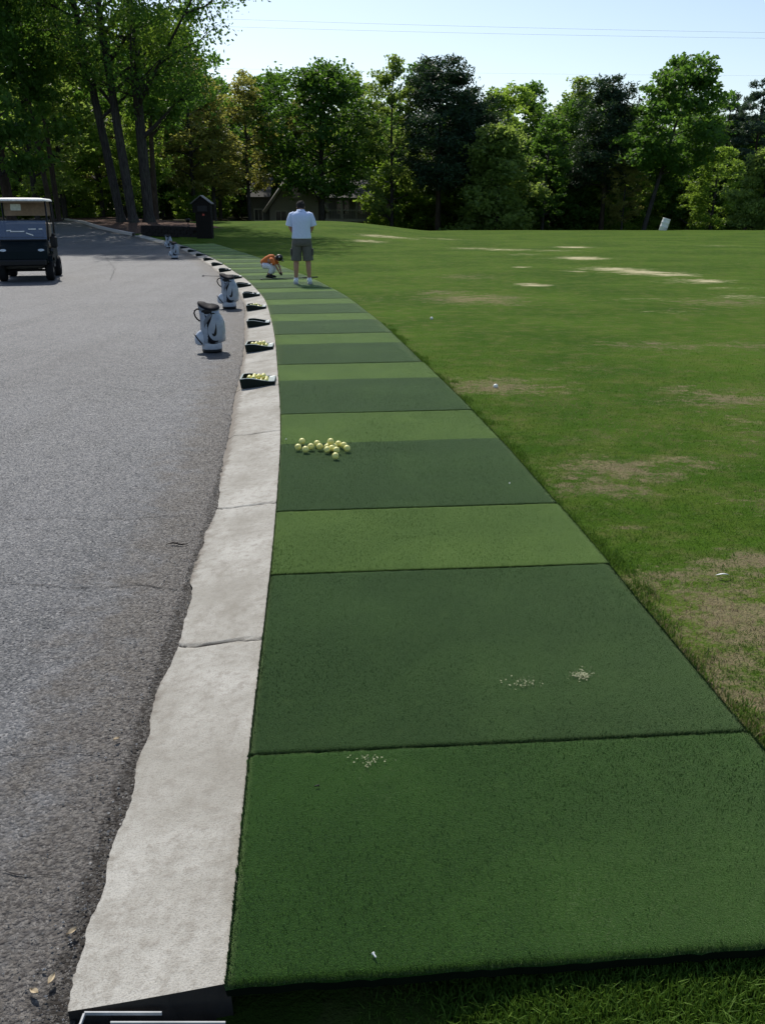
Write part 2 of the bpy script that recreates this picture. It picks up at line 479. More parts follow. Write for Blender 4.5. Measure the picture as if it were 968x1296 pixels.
sk = np.r_[np.arange(s_start, s_of_y(8), .008), np.arange(s_of_y(8), s_of_y(20), .02), np.arange(s_of_y(20), s_of_y(46), .1)]
kb = strip('kerb', sk, o_kerb, z_kerb, M['concrete'], {'edge': kedge, 'joint': joint})
ko = link('kerb', kb); tag(ko, kind='structure')
# broken end face of the kerb, its shade darkened into the colour
mb = MB()
oo = np.linspace(float(kerb_off(np.array([s_start]))[0]), .012, 14)
top = []; bot = []
for o in oo:
    p = off(s_start, np.array(o)); fr = 1 + o / .355
    zt = .012 + .046 * max(0, fr) ** 1.2
    top.append((p[0], p[1], zt)); j = .012 * random.Random(int(o * 999)).uniform(-1, 1)
    bot.append((p[0] + .004, p[1] + .006 + j, -.09))
v = top + bot; n = len(top)
mb.add(v, [(i, i + 1, n + i + 1, n + i) for i in range(n - 1)])
ke = mb.build('kerb_end', simple('shade_dark_broken_concrete', (.028, .024, .020), .95, bump=.8, bscale=60)); tag(ke, kind='structure')
# far raised kerb round the mulch bed
mb = MB(); sf = np.arange(s_of_y(46.2), s_of_y(95), .8)
for o0, o1, h in ((-.36, -.2, .13),):
    a = off(sf, np.full(len(sf), o0)); b = off(sf, np.full(len(sf), o1)); v = []
    for i in range(len(sf)):
        t = float(terr(a[i, 0], a[i, 1]))
        v += [(a[i, 0], a[i, 1], t - .05), (a[i, 0], a[i, 1], t + h), (b[i, 0], b[i, 1], t + h + .01), (b[i, 0], b[i, 1], t - .05)]
    f = []
    for i in range(len(sf) - 1):
        for q in range(3): f.append((i * 4 + q, i * 4 + q + 1, i * 4 + 5 + q, i * 4 + 4 + q))
    mb.add(v, f)
o = mb.build('kerb', simple('pale_kerb', (.40, .37, .34), .85)); tag(o, kind='structure')

# lawn --------------------------------------------------------------
PATCH = [  # px, py, radius across (m), radius in depth (m), kind, strength
 (600, 380, 1.0, 1.0, 'd', 1.0), (640, 385, .5, .6, 'd', .8), (630, 492, .62, .42, 'd', 1.0), (690, 498, .4, .3, 'd', .7), (590, 352, .8, 1.2, 'd', .7), (560, 372, .7, .6, 'd', .8), (470, 380, .4, .5, 'd', .6),
 (780, 600, .42, .32, 'd', 1.0), (760, 625, .36, .2, 'd', .9), (850, 590, .35, .2, 'd', .8), (930, 510, .7, .5, 'd', .85), (880, 500, .5, .35, 'd', .7), (830, 440, .9, .5, 'd', .7), (950, 440, .6, .5, 'd', .7),
 (720, 470, .6, .25, 'd', .5), (800, 675, .16, .07, 'd', .9), (950, 722, .3, .2, 'd', 1.0), (880, 745, .35, .3, 'd', .85), (960, 800, .5, .4, 'd', 1.0), (860, 790, .25, .25, 'd', .8), (900, 850, .3, .25, 'd', .9),
 (955, 890, .3, .25, 'd', .95), (1060, 800, .6, .6, 'd', 1.0), (1100, 560, 1.0, .8, 'd', .8), (920, 385, 1.2, .8, 'd', .8), (700, 600, .3, .25, 'd', .5), (940, 930, .12, .15, 'd', .8), (730, 560, .3, .2, 'd', .45),
 (860, 395, 1.0, .9, 'd', .4), (990, 640, .4, .3, 'd', .6),
 (725, 314, .95, 1.0, 's', 1.0), (735, 328, .95, 1.2, 's', 1.0), (640, 317, 1.4, 1.0, 's', .8), (600, 315, 1.3, 1.2, 's', .75), (780, 342, .9, 1.0, 's', 1.0), (815, 346, 1.0, .9, 's', 1.0), (845, 349, .8, .8, 's', .95), (885, 358, .9, .7, 's', .85),
 (675, 362, .42, .5, 's', 1.0), (940, 377, .6, .6, 's', .7), (660, 340, .3, .4, 's', .8), (728, 345, .4, .5, 's', .75), (475, 299, 1.2, 1.6, 's', .8), (500, 301.5, 1.5, 1.4, 's', .75), (465, 306, 1.2, 1.5, 's', .7),
 (935, 367, .7, .5, 's', .6), (815, 382, .6, .3, 's', .55), (700, 318, 1.4, 1.0, 's', .6), (560, 303, 1.6, 1.6, 's', .6), (665, 323, .8, .8, 's', .6), (905, 312, 1.4, 1.2, 's', .55), (850, 398, .5, .3, 's', .5)]
PW = [(P(a, b), c, d, k, st) for a, b, c, d, k, st in PATCH]
def patch(x, y, kind):
    r = np.zeros(len(x))
    for p, rx, ry, k, st in PW:
        if k != kind: continue
        q = ((x - p.x) / (rx * 1.25)) ** 2 + ((y - p.y) / (ry * 1.25)) ** 2
        r = np.maximum(r, st * np.exp(-q * 1.1))
    return r
def dryf(x, y, s=None, o=None):
    g = patch(x, y, 'd') * .95
    # thin turf close to the mats' edge, greener away from it
    return g
MW = 1.50
def lawn_z(x, y, s, o):
    z = terr(x, y) + .028 + .012 * np.sin(x * .9 + 1) * np.sin(y * .7) * ss(o, 1.6, 2.4)
    z = z - .045 * (1 - ss(o, MW - .10, MW - .03)) - .022 * (1 - ss(o, -.0, .03)) * 0
    near = 1 - ss(y, 1.25, 1.5)
    z = np.where(o < MW - .03, np.maximum(z, -.02), z) + near * (-.02 + .045 * ss(x, .02, .35))
    # the hump behind the man falls away, and so does the far side of the range
    z = z + .10 * np.exp(-((x + 6) / 7) ** 2 - ((y - 62) / 5) ** 2)
    keep = 1 - ss(x, -15.5, -12.5)
    z = z - (1 - keep) * 1.9 * ss(y, 65, 84) * (1 - ss(x, -1, 6)) - 1.0 * ss(y, 70, 88) * ss(x, -1, 6)
    return z
def o_lawn(s):
    a = np.r_[-.02, .1, .5, 1.0, MW - .1, MW - .05, MW - .02, MW + .02, MW + .08, np.arange(MW + .2, 9, .12), np.arange(9, 26, .22), np.geomspace(26, 110, 34)]
    return np.repeat(a[None], len(s), 0)
s_l = np.r_[np.arange(S0 + .6, s_of_y(14), .1), np.arange(s_of_y(14), s_of_y(40), .25), np.arange(s_of_y(40), s_of_y(50), .5)]
# beyond the kerb's bend the lawn goes on as a plain grid
ln = strip('lawn', s_l, o_lawn, lawn_z, M['lawn'], {
    'dry': dryf, 'sand': lambda x, y, s, o: patch(x, y, 's') * .95,
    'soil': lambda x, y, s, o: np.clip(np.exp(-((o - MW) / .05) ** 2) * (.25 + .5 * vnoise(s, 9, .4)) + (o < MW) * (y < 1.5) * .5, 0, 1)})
tag(link('lawn', ln), kind='structure')
xs = np.arange(-13.5, 75, .9); ys = np.arange(44, 100, .9)
X, Y = np.meshgrid(xs, ys, indexing='ij')
# drop under the first sheet where both exist
last = off(np.array([s_l[-1]]), np.array([0.]))[0]; tt = tang(np.array([s_l[-1]]))[0]
Zg = lawn_z(X.ravel(), Y.ravel(), None, np.full(X.size, 5.0))
beyond = (X.ravel() - last[0]) * tt[0] + (Y.ravel() - last[1]) * tt[1]
Zg = Zg - .012 - .05 * (1 - ss(beyond, -2.0, -.1))
nY = len(ys); i = np.arange(len(xs) - 1)[:, None] * nY + np.arange(nY - 1)[None]
f = np.stack([i, i + nY, i + nY + 1, i + 1], -1).reshape(-1, 4)
me = mesh_np('far_lawn', np.c_[X.ravel(), Y.ravel(), Zg], f, [M['lawn']], True,
             {'dry': dryf(X.ravel(), Y.ravel()), 'sand': patch(X.ravel(), Y.ravel(), 's'), 'soil': np.zeros(X.size)})
tag(link('lawn', me), kind='structure')
# base ground
xs = np.concatenate([[-1500, -600, -250], np.arange(-120, 121, 6), [250, 600, 1500]]).astype(float)
ys = np.concatenate([[-600, -200, -60], np.arange(-20, 181, 5), [260, 600, 1500]]).astype(float)
X, Y = np.meshgrid(xs, ys, indexing='ij')
kx = np.interp(Y.ravel(), CU[:, 1], CU[:, 0])
rise = .66 * ss(Y.ravel(), 36, 64) * (1 - ss(X.ravel(), -18, -10)) * (Y.ravel() > 0)
Z = -.09 + rise - .04 * (X.ravel() > kx) - 1.3 * ss(Y.ravel(), 64, 84) * ss(X.ravel(), -16, -10)
onroad = (X.ravel() < kx + 3) & (X.ravel() > kx - 16)
Z = np.where(onroad, np.minimum(Z, terr(X.ravel(), Y.ravel()) - .12), Z)
nY = len(ys); i = np.arange(len(xs) - 1)[:, None] * nY + np.arange(nY - 1)[None]
f = np.stack([i, i + nY, i + nY + 1, i + 1], -1).reshape(-1, 4)
tag(link('ground', mesh_np('ground', np.c_[X.ravel(), Y.ravel(), Z], f, [M['ground']], True)), kind='structure')
# mulch bed round the big trees
def o_bed(s): return np.repeat(np.array([-.22, 0, .3, .8, 1.6, 2.6, 3.6, 4.6, 5.4, 6.0])[None], len(s), 0)
def z_bed(x, y, s, o):
    e = np.sin(np.clip((o + .25) / 6.3, 0, 1) * math.pi) ** .5
    q = ss(s, s_of_y(47), s_of_y(51)) 
    return terr(x, y) + .06 * q + .10 * e * q + .05 * vnoise(s * 1.3 + o * 2, 3, 1.7) * e - .05 * (1 - q)
bd = strip('mulch_bed', np.arange(s_of_y(47), s_of_y(92), .5), o_bed, z_bed, M['mulch'])
tag(link('mulch_bed', bd), kind='structure')

# ------------------------------------------------------------------ cracks in the asphalt
def crack(ptsx, w, seed):
    r = random.Random(seed); P0 = [P(a, b) for a, b in ptsx]
    line = []
    for a, b in zip(P0[:-1], P0[1:]):
        n = max(2, int((b - a).length / .035))
        for i in range(n): line.append(a.lerp(b, i / n))
    line.append(P0[-1]); v = []; f = []
    jx = 0
    for i, p in enumerate(line):
        jx = jx * .8 + r.uniform(-1, 1) * .012
        t = (line[min(i + 1, len(line) - 1)] - line[max(i - 1, 0)]).normalized(); nrm = Vector((-t.y, t.x, 0))
        ww = w * r.uniform(.25, 1.0) * min(1, i / 4 + .1, (len(line) - 1 - i) / 4 + .1)
        c = p + nrm * jx; c.z += .0042
        v += [c + nrm * ww, c - nrm * ww]
    f = [(2 * i, 2 * i + 1, 2 * i + 3, 2 * i + 2) for i in range(len(line) - 1)]
    mb = MB(); mb.add(v, f); o = mb.build('crack', M['crack']); tag(o, kind='structure')
crack([(-30, 662), (80, 655), (160, 658), (262, 651)], .0026, 1)
crack([(-20, 738), (90, 745), (170, 741), (238, 752)], .003, 2)
crack([(-30, 1100), (40, 1103), (90, 1118)], .003, 3)
crack([(-20, 958), (60, 960), (120, 955), (172, 962)], .002, 5)

crack([(-20, 492), (110, 486), (190, 497), (290, 492)], .002, 4)
crack([(140, 355), (146, 340), (133, 325)], .006, 6)

# ------------------------------------------------------------------ loose gravel beside the kerb
def pebbles(n, name, seed, sfun, ofun, smin, smax, label):
    r = np.random.default_rng(seed)
    s = sfun(r, n); o = ofun(r, n, s)
    xy = off(s, o); rad = smin + (smax - smin) * r.random(n) ** 3
    base = np.array([[1, 0, 0], [-1, 0, 0], [0, 1, 0], [0, -1, 0], [0, 0, .7], [0, 0, -.7]], float)
    fc = np.array([[0, 2, 4], [2, 1, 4], [1, 3, 4], [3, 0, 4], [2, 0, 5], [1, 2, 5], [3, 1, 5], [0, 3, 5]])
    a = r.random(n) * 6.28; ca, sa = np.cos(a), np.sin(a)
    b = base[None] * (rad[:, None, None]) * r.uniform(.6, 1.3, (n, 6, 3))
    vx = b[..., 0] * ca[:, None] - b[..., 1] * sa[:, None]; vy = b[..., 0] * sa[:, None] + b[..., 1] * ca[:, None]
    v = np.stack([vx + xy[:, 0, None], vy + xy[:, 1, None], b[..., 2] + (rad * .25 + terr(xy[:, 0], xy[:, 1]) + .004)[:, None]], -1)
    f = (fc[None] + (np.arange(n) * 6)[:, None, None]).reshape(-1, 3)
    me = mesh_np(name, v.reshape(-1, 3), f, [M['pebble']], False, {'rnd': np.repeat(r.random(n) ** 1.5, 6)})
    tag(link(name, me), label, None, None, 'stuff')
pebbles(4500, 'gravel', 3, lambda r, n: s_of_y(.6) + (s_of_y(9) - s_of_y(.6)) * r.random(n) ** 1.6,
        lambda r, n, s: kerb_off(s) - np.abs(r.normal(0, .09, n)) * (1.2 + vnoise(s, 21, .5)) + .01, 0.001, .0048, 'loose grit and gravel where the asphalt meets the kerb')
pebbles(9000, 'grit', 4, lambda r, n: s_of_y(.5) + (s_of_y(7) - s_of_y(.5)) * r.random(n) ** 1.5,
        lambda r, n, s: -.4 - r.random(n) * 2.6, .0012, .0042, 'fine stones worn out of the asphalt surface')

# ------------------------------------------------------------------ grass blades
def blades(n, seed, sampler, h0, h1, w, zfun, dryk=None, label='', name='grass', lean=.5):
    r = np.random.default_rng(seed)
    x, y, z = sampler(r, n); n = len(x)
    a = r.random(n) * 6.28; h = r.uniform(h0, h1, n); ln_ = h * lean * r.normal(0, 1, n)
    b = r.random(n) * 6.28
    dx, dy = np.cos(a) * w * .5, np.sin(a) * w * .5
    lx, ly = np.cos(b) * ln_, np.sin(b) * ln_
    v = np.empty((n, 5, 3))
    v[:, 0] = np.c_[x - dx, y - dy, z]; v[:, 1] = np.c_[x + dx, y + dy, z]
    v[:, 2] = np.c_[x + dx * .8 + lx * .4, y + dy * .8 + ly * .4, z + h * .6]; v[:, 3] = np.c_[x - dx * .8 + lx * .4, y - dy * .8 + ly * .4, z + h * .6]
    v[:, 4] = np.c_[x + lx, y + ly, z + h * .95]
    base = (np.arange(n) * 5)[:, None]
    q = base + np.array([0, 1, 2])[None]; q2 = base + np.array([0, 2, 3])[None]; q3 = base + np.array([3, 2, 4])[None]
    f = np.concatenate([q, q2, q3])
    rr = np.repeat(r.random(n), 5)
    dd_ = np.repeat(dryk(x, y) if dryk else np.zeros(n), 5)
    me = mesh_np(name, v.reshape(-1, 3), f, [M['blade']], False, {'rnd': rr, 'dryb': dd_})
    return tag(link(name, me), label, None, None, 'stuff')

def vn2(x, y, sc, seed):
    r = np.random.default_rng(seed).uniform(-1, 1, (256, 256))
    u, v = x / sc, y / sc; i, j = np.floor(u).astype(int), np.floor(v).astype(int); fu, fv = u - i, v - j
    fu, fv = fu * fu * (3 - 2 * fu), fv * fv * (3 - 2 * fv)
    g = lambda a, b: r[a % 256, b % 256]
    return (g(i, j) * (1 - fu) + g(i + 1, j) * fu) * (1 - fv) + (g(i, j + 1) * (1 - fu) + g(i + 1, j + 1) * fu) * fv
def dry_blade(x, y):
    nz = .5 * vn2(x, y, .45, 3) + .35 * vn2(x, y, .17, 4) + .2 * vn2(x, y, .06, 5)
    return dryf(x, y) * .72 + nz * 1.0 + .05
def samp_right(r, n):
    s = s_of_y(1.0) + (s_of_y(13) - s_of_y(1.0)) * r.random(n) ** 1.5
    o = MW - .03 + (r.random(n) ** 1.35) * (1.4 + .75 * (s - s_of_y(1)))
    xy = off(s, o); x, y = xy[:, 0], xy[:, 1]
    keep = (x < y * .52 + .8)
    d = dry_blade(x, y); keep &= r.random(n) > np.clip(d - .15, 0, .55)
    keep &= (vn2(x, y, .05, 7) * .6 + r.random(n)) > .15
    keep &= r.random(n) > ss(y, 6.5, 12.5)
    x, y, o, s = x[keep], y[keep], o[keep], s[keep]
    return x, y, lawn_z(x, y, s, o) - .006
blades(360000, 11, samp_right, .007, .024, .003, None, dry_blade, 'short mown turf grass beside the mats', 'grass', .8)
def samp_clump(r, n):
    k = 260; s0 = s_of_y(1.35) + (s_of_y(12) - s_of_y(1.35)) * r.random(k) ** 1.3; o0 = MW + np.abs(r.normal(.02, .05, k)) - .02
    j = r.integers(0, k, n); s = s0[j] + r.normal(0, .04, n); o = np.maximum(o0[j] + r.normal(0, .02, n), MW - .012)
    xy = off(s, o); return xy[:, 0], xy[:, 1], lawn_z(xy[:, 0], xy[:, 1], s, o) - .004
blades(16000, 12, samp_clump, .015, .045, .0034, None, lambda x, y: dry_blade(x, y) * .5, 'longer tufts of grass along the mat edge', 'grass_tufts', .5)
def samp_near(r, n):
    y = .95 + .47 * r.random(n); x = -.12 + 1.6 * r.random(n)
    keep = (x > -.05 + .12 * vn2(x, y, .1, 8)) & (y < 1.395 + .085 * x) & (r.random(n) < .25 + 1.0 * ss(x, .0, .35))
    x, y = x[keep], y[keep]
    return x, y, -.040 + .045 * ss(x, .02, .35)
blades(60000, 13, samp_near, .014, .036, .0034, None, None, 'grass in front of the nearest mat', 'grass_strip', .6)

# ------------------------------------------------------------------ mats
mats_info = []
sA = s_of_y(P(283, 1252, .06).y)
yst = [P(313, 957, .062).y, P(342, 728, .062).y, P(348, 648, .062).y, P(354.5, 525, .062).y]
st = [sA] + [s_of_y(y) for y in yst]
kinds = ['m', 'd', 'l', 'dl']
for i in range(17):
    st.append(st[-1] + 2.235); kinds.append('dl')
LBL = ['mid green turf mat nearest the camera, its near edge overhanging the grass', 'second turf mat from the camera, plain dark green with a pale worn spot',
       'third turf mat from the camera, short and plain light green', 'two tone turf mat carrying the loose pile of yellow balls',
       'two tone turf mat beside the nearest ball tray', 'two tone turf mat beside the second nearest ball tray', 'two tone turf mat beside the third nearest ball tray',
       'two tone turf mat beside the fourth nearest ball tray', 'two tone turf mat just in front of the standing man', 'two tone turf mat the man in white sneakers stands on',
       'two tone turf mat beside the crouching child, with a club lying across it', 'sunny two tone turf mat just beyond the crouching child', 'last fully sunlit two tone turf mat before the tree shade',
       'two tone turf mat where the tree shade begins', 'shaded two tone turf mat, second inside the tree shade', 'shaded two tone turf mat beside the second farthest golf bag',
       'shaded two tone turf mat beside the farthest golf bag', 'shaded turf mat, third from the far end', 'shaded turf mat, second from the far end', 'shaded turf mat at the far end by the kiosk', 'x']
MAT_TOP = .066
for i, kd in enumerate(kinds[:19]):
    a, b = st[i] + .0012, st[i + 1] - .0012
    L = b - a; nL = max(24, int(L / .02)) if i < 5 else (40 if i < 9 else 12)
    nW = 60 if i < 5 else 14
    jo = random.Random(i).uniform(-.006, .006); w = MW + random.Random(i + 50).uniform(-.004, .008)
    s = np.linspace(a, b, nL + 1); o = np.linspace(.004, w, nW + 1)
    # straight rectangle: interpolate between corner points for mats further on
    A, B = off(np.array([a]), np.array([.004]))[0], off(np.array([b]), np.array([.004]))[0]
    C_, D_ = off(np.array([a]), np.array([w]))[0], off(np.array([b]), np.array([w]))[0]
    rg = np.random.default_rng(i)
    us = np.linspace(0, 1, nL + 1); vs = np.linspace(0, 1, nW + 1)
    U, V = np.meshgrid(us, vs, indexing='ij')
    pos = (A[None, None] * (1 - V)[..., None] + C_[None, None] * V[..., None]) * (1 - U)[..., None] + (B[None, None] * (1 - V)[..., None] + D_[None, None] * V[..., None]) * U[..., None]
    ln_ = np.linspace(0, 1, nL + 1)
    # follow the curve on the left edge
    Lc = off(s, np.full(nL + 1, .004)); Rc = off(s, np.full(nL + 1, w))
    pos = Lc[:, None] * (1 - V)[..., None] + Rc[:, None] * V[..., None]
    if i < 7:
        amp = .0022
        pos[0, :, 1] += rg.normal(0, amp, nW + 1); pos[-1, :, 1] += rg.normal(0, amp, nW + 1)
        pos[:, 0, 0] += rg.normal(0, amp, nL + 1); pos[:, -1, 0] += rg.normal(0, amp, nL + 1)
    ctr = pos.reshape(-1, 2).mean(0)
    zt = terr(pos[..., 0], pos[..., 1]) + MAT_TOP + .0025 * vn2(pos[..., 0], pos[..., 1], .5, 33)
    # edges droop a little, seams lift by a few millimetres
    zt[0] -= .0025 if i else .008; zt[-1] -= .0025; zt[:, 0] -= .004; zt[:, -1] -= .004 
    base_z = float(terr(*ctr)) + .03
    top = np.concatenate([pos, zt[..., None]], -1).reshape(-1, 3)
    n1 = nW + 1
    ii = np.arange(nL)[:, None] * n1 + np.arange(nW)[None]
    ft = np.stack([ii, ii + 1, ii + 1 + n1, ii + n1], -1).reshape(-1, 4)
    ub = np.repeat(us[:-1], nW)
    if kd == 'm': mi = np.zeros(len(ft), int); mm = ['turf_mid']
    elif kd == 'd': mi = np.zeros(len(ft), int); mm = ['turf_dark']
    elif kd == 'l': mi = np.zeros(len(ft), int); mm = ['turf_light']
    else: mi = (ub > .607).astype(int); mm = ['turf_dark', 'turf_light']
    # skirt
    ring = list(range(0, n1)) + [k_ * n1 + nW for k_ in range(1, nL + 1)] + [nL * n1 + k_ for k_ in range(nW - 1, -1, -1)] + [k_ * n1 for k_ in range(nL - 1, 0, -1)]
    low = top[ring].copy(); low[:, 2] = terr(low[:, 0], low[:, 1]) + .036
    cxy = np.array([*ctr, 0]); low[:, :2] += (cxy[:2] - low[:, :2]) * .004
    nb = len(top); nr = len(ring)
    fs = np.array([[ring[q], nb + q, nb + (q + 1) % nr, ring[(q + 1) % nr]] for q in range(nr)])
    ftall = np.concatenate([ft, fs]); mall = np.r_[mi, np.full(nr, len(mm))]
    v = np.concatenate([top, low]); c3 = np.array([ctr[0], ctr[1], base_z]); v = v - c3
    me = mesh_np('hitting_mat', v, ftall, [M[q] for q in mm] + [M['mat_edge']], False, None, mall)
    me.polygons.foreach_set('use_smooth', np.r_[np.full(len(ft), True), np.full(nr, False)])
    ob = link('hitting_mat', me, None, tuple(c3)); tag(ob, LBL[i], 'golf mat', 'artificial turf hitting mats laid end to end')
    # turf fibres standing at the rim and sparsely over the top
    if i < 6:
        r = np.random.default_rng(100 + i)
        nf = [26000, 34000, 18000, 26000, 12000, 9000][i]; per = int(nf * .16)
        u = r.random(nf); vv = r.random(nf); sd = r.integers(0, 4, per)
        j = r.random(per) ** 2 * .004
        u[:per] = np.where(sd == 0, j / L, np.where(sd == 1, 1 - j / L, u[:per])); vv[:per] = np.where(sd == 2, j / w, np.where(sd == 3, 1 - j / w, vv[:per]))
        sp = a + u * L; x = np.interp(u, us, Lc[:, 0]) * (1 - vv) + np.interp(u, us, Rc[:, 0]) * vv; y = np.interp(u, us, Lc[:, 1]) * (1 - vv) + np.interp(u, us, Rc[:, 1]) * vv
        z = terr(x, y) + MAT_TOP - .006
        hh = r.uniform(.008, .014, nf); wd = .0013; an = r.random(nf) * 6.28; bn = r.random(nf) * 6.28; le = r.random(nf) * .006
        pv = np.empty((nf, 3, 3)); pv[:, 0] = np.c_[x - np.cos(an) * wd, y - np.sin(an) * wd, z]; pv[:, 1] = np.c_[x + np.cos(an) * wd, y + np.sin(an) * wd, z]
        pv[:, 2] = np.c_[x + np.cos(bn) * le, y + np.sin(bn) * le, z + hh]
        pv = pv.reshape(-1, 3) - c3
        fm = np.arange(nf * 3).reshape(-1, 3)
        if kd == 'dl': mfi = (u > .607).astype(int)
        else: mfi = np.zeros(nf, int)
        me = mesh_np('pile', pv, fm, [M[q] for q in mm], False, None, mfi)
        po = link('pile', me, ob); po['kind'] = 'stuff'

# sand flecks spilled on the mats, worn spots
def flecks(px, py, rx, ry, n, seed, label, size=.0022, z=MAT_TOP + .006):
    r = np.random.default_rng(seed); c = P(px, py, MAT_TOP)
    x = c.x + r.normal(0, rx, n); y = c.y + r.normal(0, ry, n); a = r.random(n) * 6.28; sz = size * r.uniform(.5, 1.6, n)
    v = np.empty((n, 4, 3)); z0 = terr(x, y) + z
    for q, (k1, k2) in enumerate(((-1, -.5), (1, -.6), (.8, .6), (-.9, .5))):
        v[:, q] = np.c_[x + (np.cos(a) * k1 - np.sin(a) * k2) * sz, y + (np.sin(a) * k1 + np.cos(a) * k2) * sz, z0 + r.uniform(0, .003, n)]
    me = mesh_np('sand', v.reshape(-1, 3), np.arange(n * 4).reshape(-1, 4), [M['sandf']])
    tag(link('sand', me), label, None, None, 'stuff')
M['sandf'] = simple('sand_flecks', (.30, .31, .18), .9)
flecks(736, 856, .020, .017, 150, 1, 'sand spilled on the dark mat')
flecks(662, 866, .030, .022, 70, 2, 'faint sand on the dark mat')
flecks(468, 964, .022, .014, 45, 3, 'sand at the seam of the nearest mat')
# ------------------------------------------------------------------ trees
def tube_np(pts, rad, n=8):
    pts = np.asarray(pts, float); rad = np.asarray(rad, float)
    t = np.gradient(pts, axis=0); t /= np.linalg.norm(t, axis=1, keepdims=True) + 1e-9
    a = np.array([1., 0, 0]) if abs(t[0, 2]) > .8 else np.array([0, 0, 1.])
    u = np.cross(t, a); u /= np.linalg.norm(u, axis=1, keepdims=True) + 1e-9; w = np.cross(t, u)
    an = np.arange(n) * 2 * math.pi / n
    v = pts[:, None] + (u[:, None] * np.cos(an)[None, :, None] + w[:, None] * np.sin(an)[None, :, None]) * rad[:, None, None]
    m = len(pts); i = np.arange(m - 1)[:, None] * n + np.arange(n)[None]; j = np.arange(m - 1)[:, None] * n + (np.arange(n)[None] + 1) % n
    f = np.stack([i, j, j + n, i + n], -1).reshape(-1, 4)
    return v.reshape(-1, 3), f

def tree_meshes(kind, seed, H, cb, R, nleaf, leaf, trunk_r, lean=(0, 0), nl=14, clump=1.0, bark='bark', leafmat='oak', low=.0):
    r = np.random.default_rng(seed)
    # trunk
    k = 12; tz = np.linspace(0, 1, k); top = H * (.92 if kind == 'pine' else .84)
    sway = np.cumsum(r.normal(0, .04, (k, 2)), 0) * H / 20
    tp = np.c_[lean[0] * tz ** 1.0 + sway[:, 0] * tz, lean[1] * tz + sway[:, 1] * tz, tz * top]
    tr = trunk_r * (1 - tz) ** .75 + .035; tr[0] *= 1.35; 
    V, Fc = [], []; base = 0
    def add(v, f):
        nonlocal base
        V.append(v); Fc.append(f + base); base += len(v)
    tp2 = np.insert(tp, 1, tp[0] + (tp[1] - tp[0]) * .25, 0); tr2 = np.insert(tr, 1, trunk_r * 1.02)
    add(*tube_np(tp2, tr2, 10))
    def tpoint(z): return np.array([np.interp(z, tp[:, 2], tp[:, 0]), np.interp(z, tp[:, 2], tp[:, 1]), z])
    cl = []; crad = []
    hc = H - cb
    def env(t, az):
        lob = 1 + .22 * math.sin(az * 2 + seed) + .16 * math.sin(az * 3 + seed * 1.7 + t * 5)
        if kind == 'oak': e = max(.05, math.sin(math.pi * min(1, max(0, t * .86 + .12))) ** .6)
        elif kind == 'poplar': e = max(.05, math.sin(math.pi * min(1, t * .84 + .14)) ** .75)
        elif kind == 'pine': e = (.25 + .75 * max(0, math.sin(math.pi * min(1, max(0, t * .8 + .16)))) ** .6) * (.86 + .14 * math.sin(t * 17 + az * 2))
        else: e = max(.1, (1 - t) ** .45) * (.85 + .15 * math.sin(t * 9 + az))
        return R * e * lob
    for i in range(nl):
        az = i * 2.39996 + r.normal(0, .3); t = (i + r.random()) / nl
        z1 = cb + hc * (t * .92 + .02)
        L = env(t, az) * r.uniform(.6, .95)
        rise = L * (r.uniform(.35, .9) if kind != 'pine' else r.uniform(-.05, .25))
        z0 = max(cb * .55, z1 - rise); z0 = min(z0, top * .97)
        p0 = tpoint(z0); ep = tpoint(min(z1, top)) ; ep = np.array([ep[0] + math.cos(az) * L, ep[1] + math.sin(az) * L, z1])
        u = np.linspace(0, 1, 7)[:, None]
        mid = (p0 + ep) / 2 + np.array([0, 0, -.06 * L]) + r.normal(0, .05 * L, 3)
        pts = (1 - u) ** 2 * p0 + 2 * u * (1 - u) * mid + u ** 2 * ep
        r0 = max(.03, np.interp(z0, tp[:, 2], tr) * .5)
        add(*tube_np(pts, np.linspace(r0, .02, 7), 6))
        for q in range(3 if kind != 'pine' else 4):
            w = r.uniform(.35, .9); b0 = pts[int(w * 6)]
            az2 = az + r.choice([-1, 1]) * r.uniform(.5, 1.2); l2 = L * r.uniform(.3, .55)
            e2 = b0 + np.array([math.cos(az2) * l2, math.sin(az2) * l2, l2 * r.uniform(.1, .7) if kind != 'pine' else l2 * .15])
            pp = b0 + (e2 - b0) * np.linspace(0, 1, 4)[:, None]; pp[1:3] += r.normal(0, .04 * l2, (2, 3))
            add(*tube_np(pp, np.linspace(r0 * .45, .012, 4), 5))
            cl.append(e2); crad.append(r.uniform(.6, 1.2))
        cl.append(ep); crad.append(r.uniform(.8, 1.3))
        cl.append(pts[4]); crad.append(r.uniform(.5, .9))
    # extra clumps filling the envelope
    ne = int(nl * (5 if kind != 'pine' else 3.2))
    for i in range(ne):
        t = r.random() ** .9; az = r.random() * 6.283; rr = env(t, az) * r.uniform(.35, 1.02) ** .6
        c = tpoint(min(cb + hc * t, top)); z = cb + hc * t
        cl.append(np.array([c[0] + math.cos(az) * rr, c[1] + math.sin(az) * rr, z + r.normal(0, .2)])); crad.append(r.uniform(.45, 1.25))
    cl.append(tpoint(top) + [0, 0, (H - top) * .7]); crad.append(.9)
    cl = np.array(cl); crad = np.array(crad) * R * .2 * clump
    wts = crad ** 2; wts /= wts.sum()
    idx = r.choice(len(cl), nleaf, p=wts)
    g = r.normal(0, 1, (nleaf, 3)); g /= np.linalg.norm(g, axis=1, keepdims=True); rad = r.random(nleaf) ** .45
    # shaggy sub-clumps give the outline teeth
    sub = r.normal(0, .33, (len(cl), 9, 3)); si = r.integers(0, 9, nleaf)
    posn = cl[idx] + (g * rad[:, None] * .62 + sub[idx, si]) * crad[idx][:, None] * np.array([1.1, 1.1, .72 if kind != 'pine' else .62])
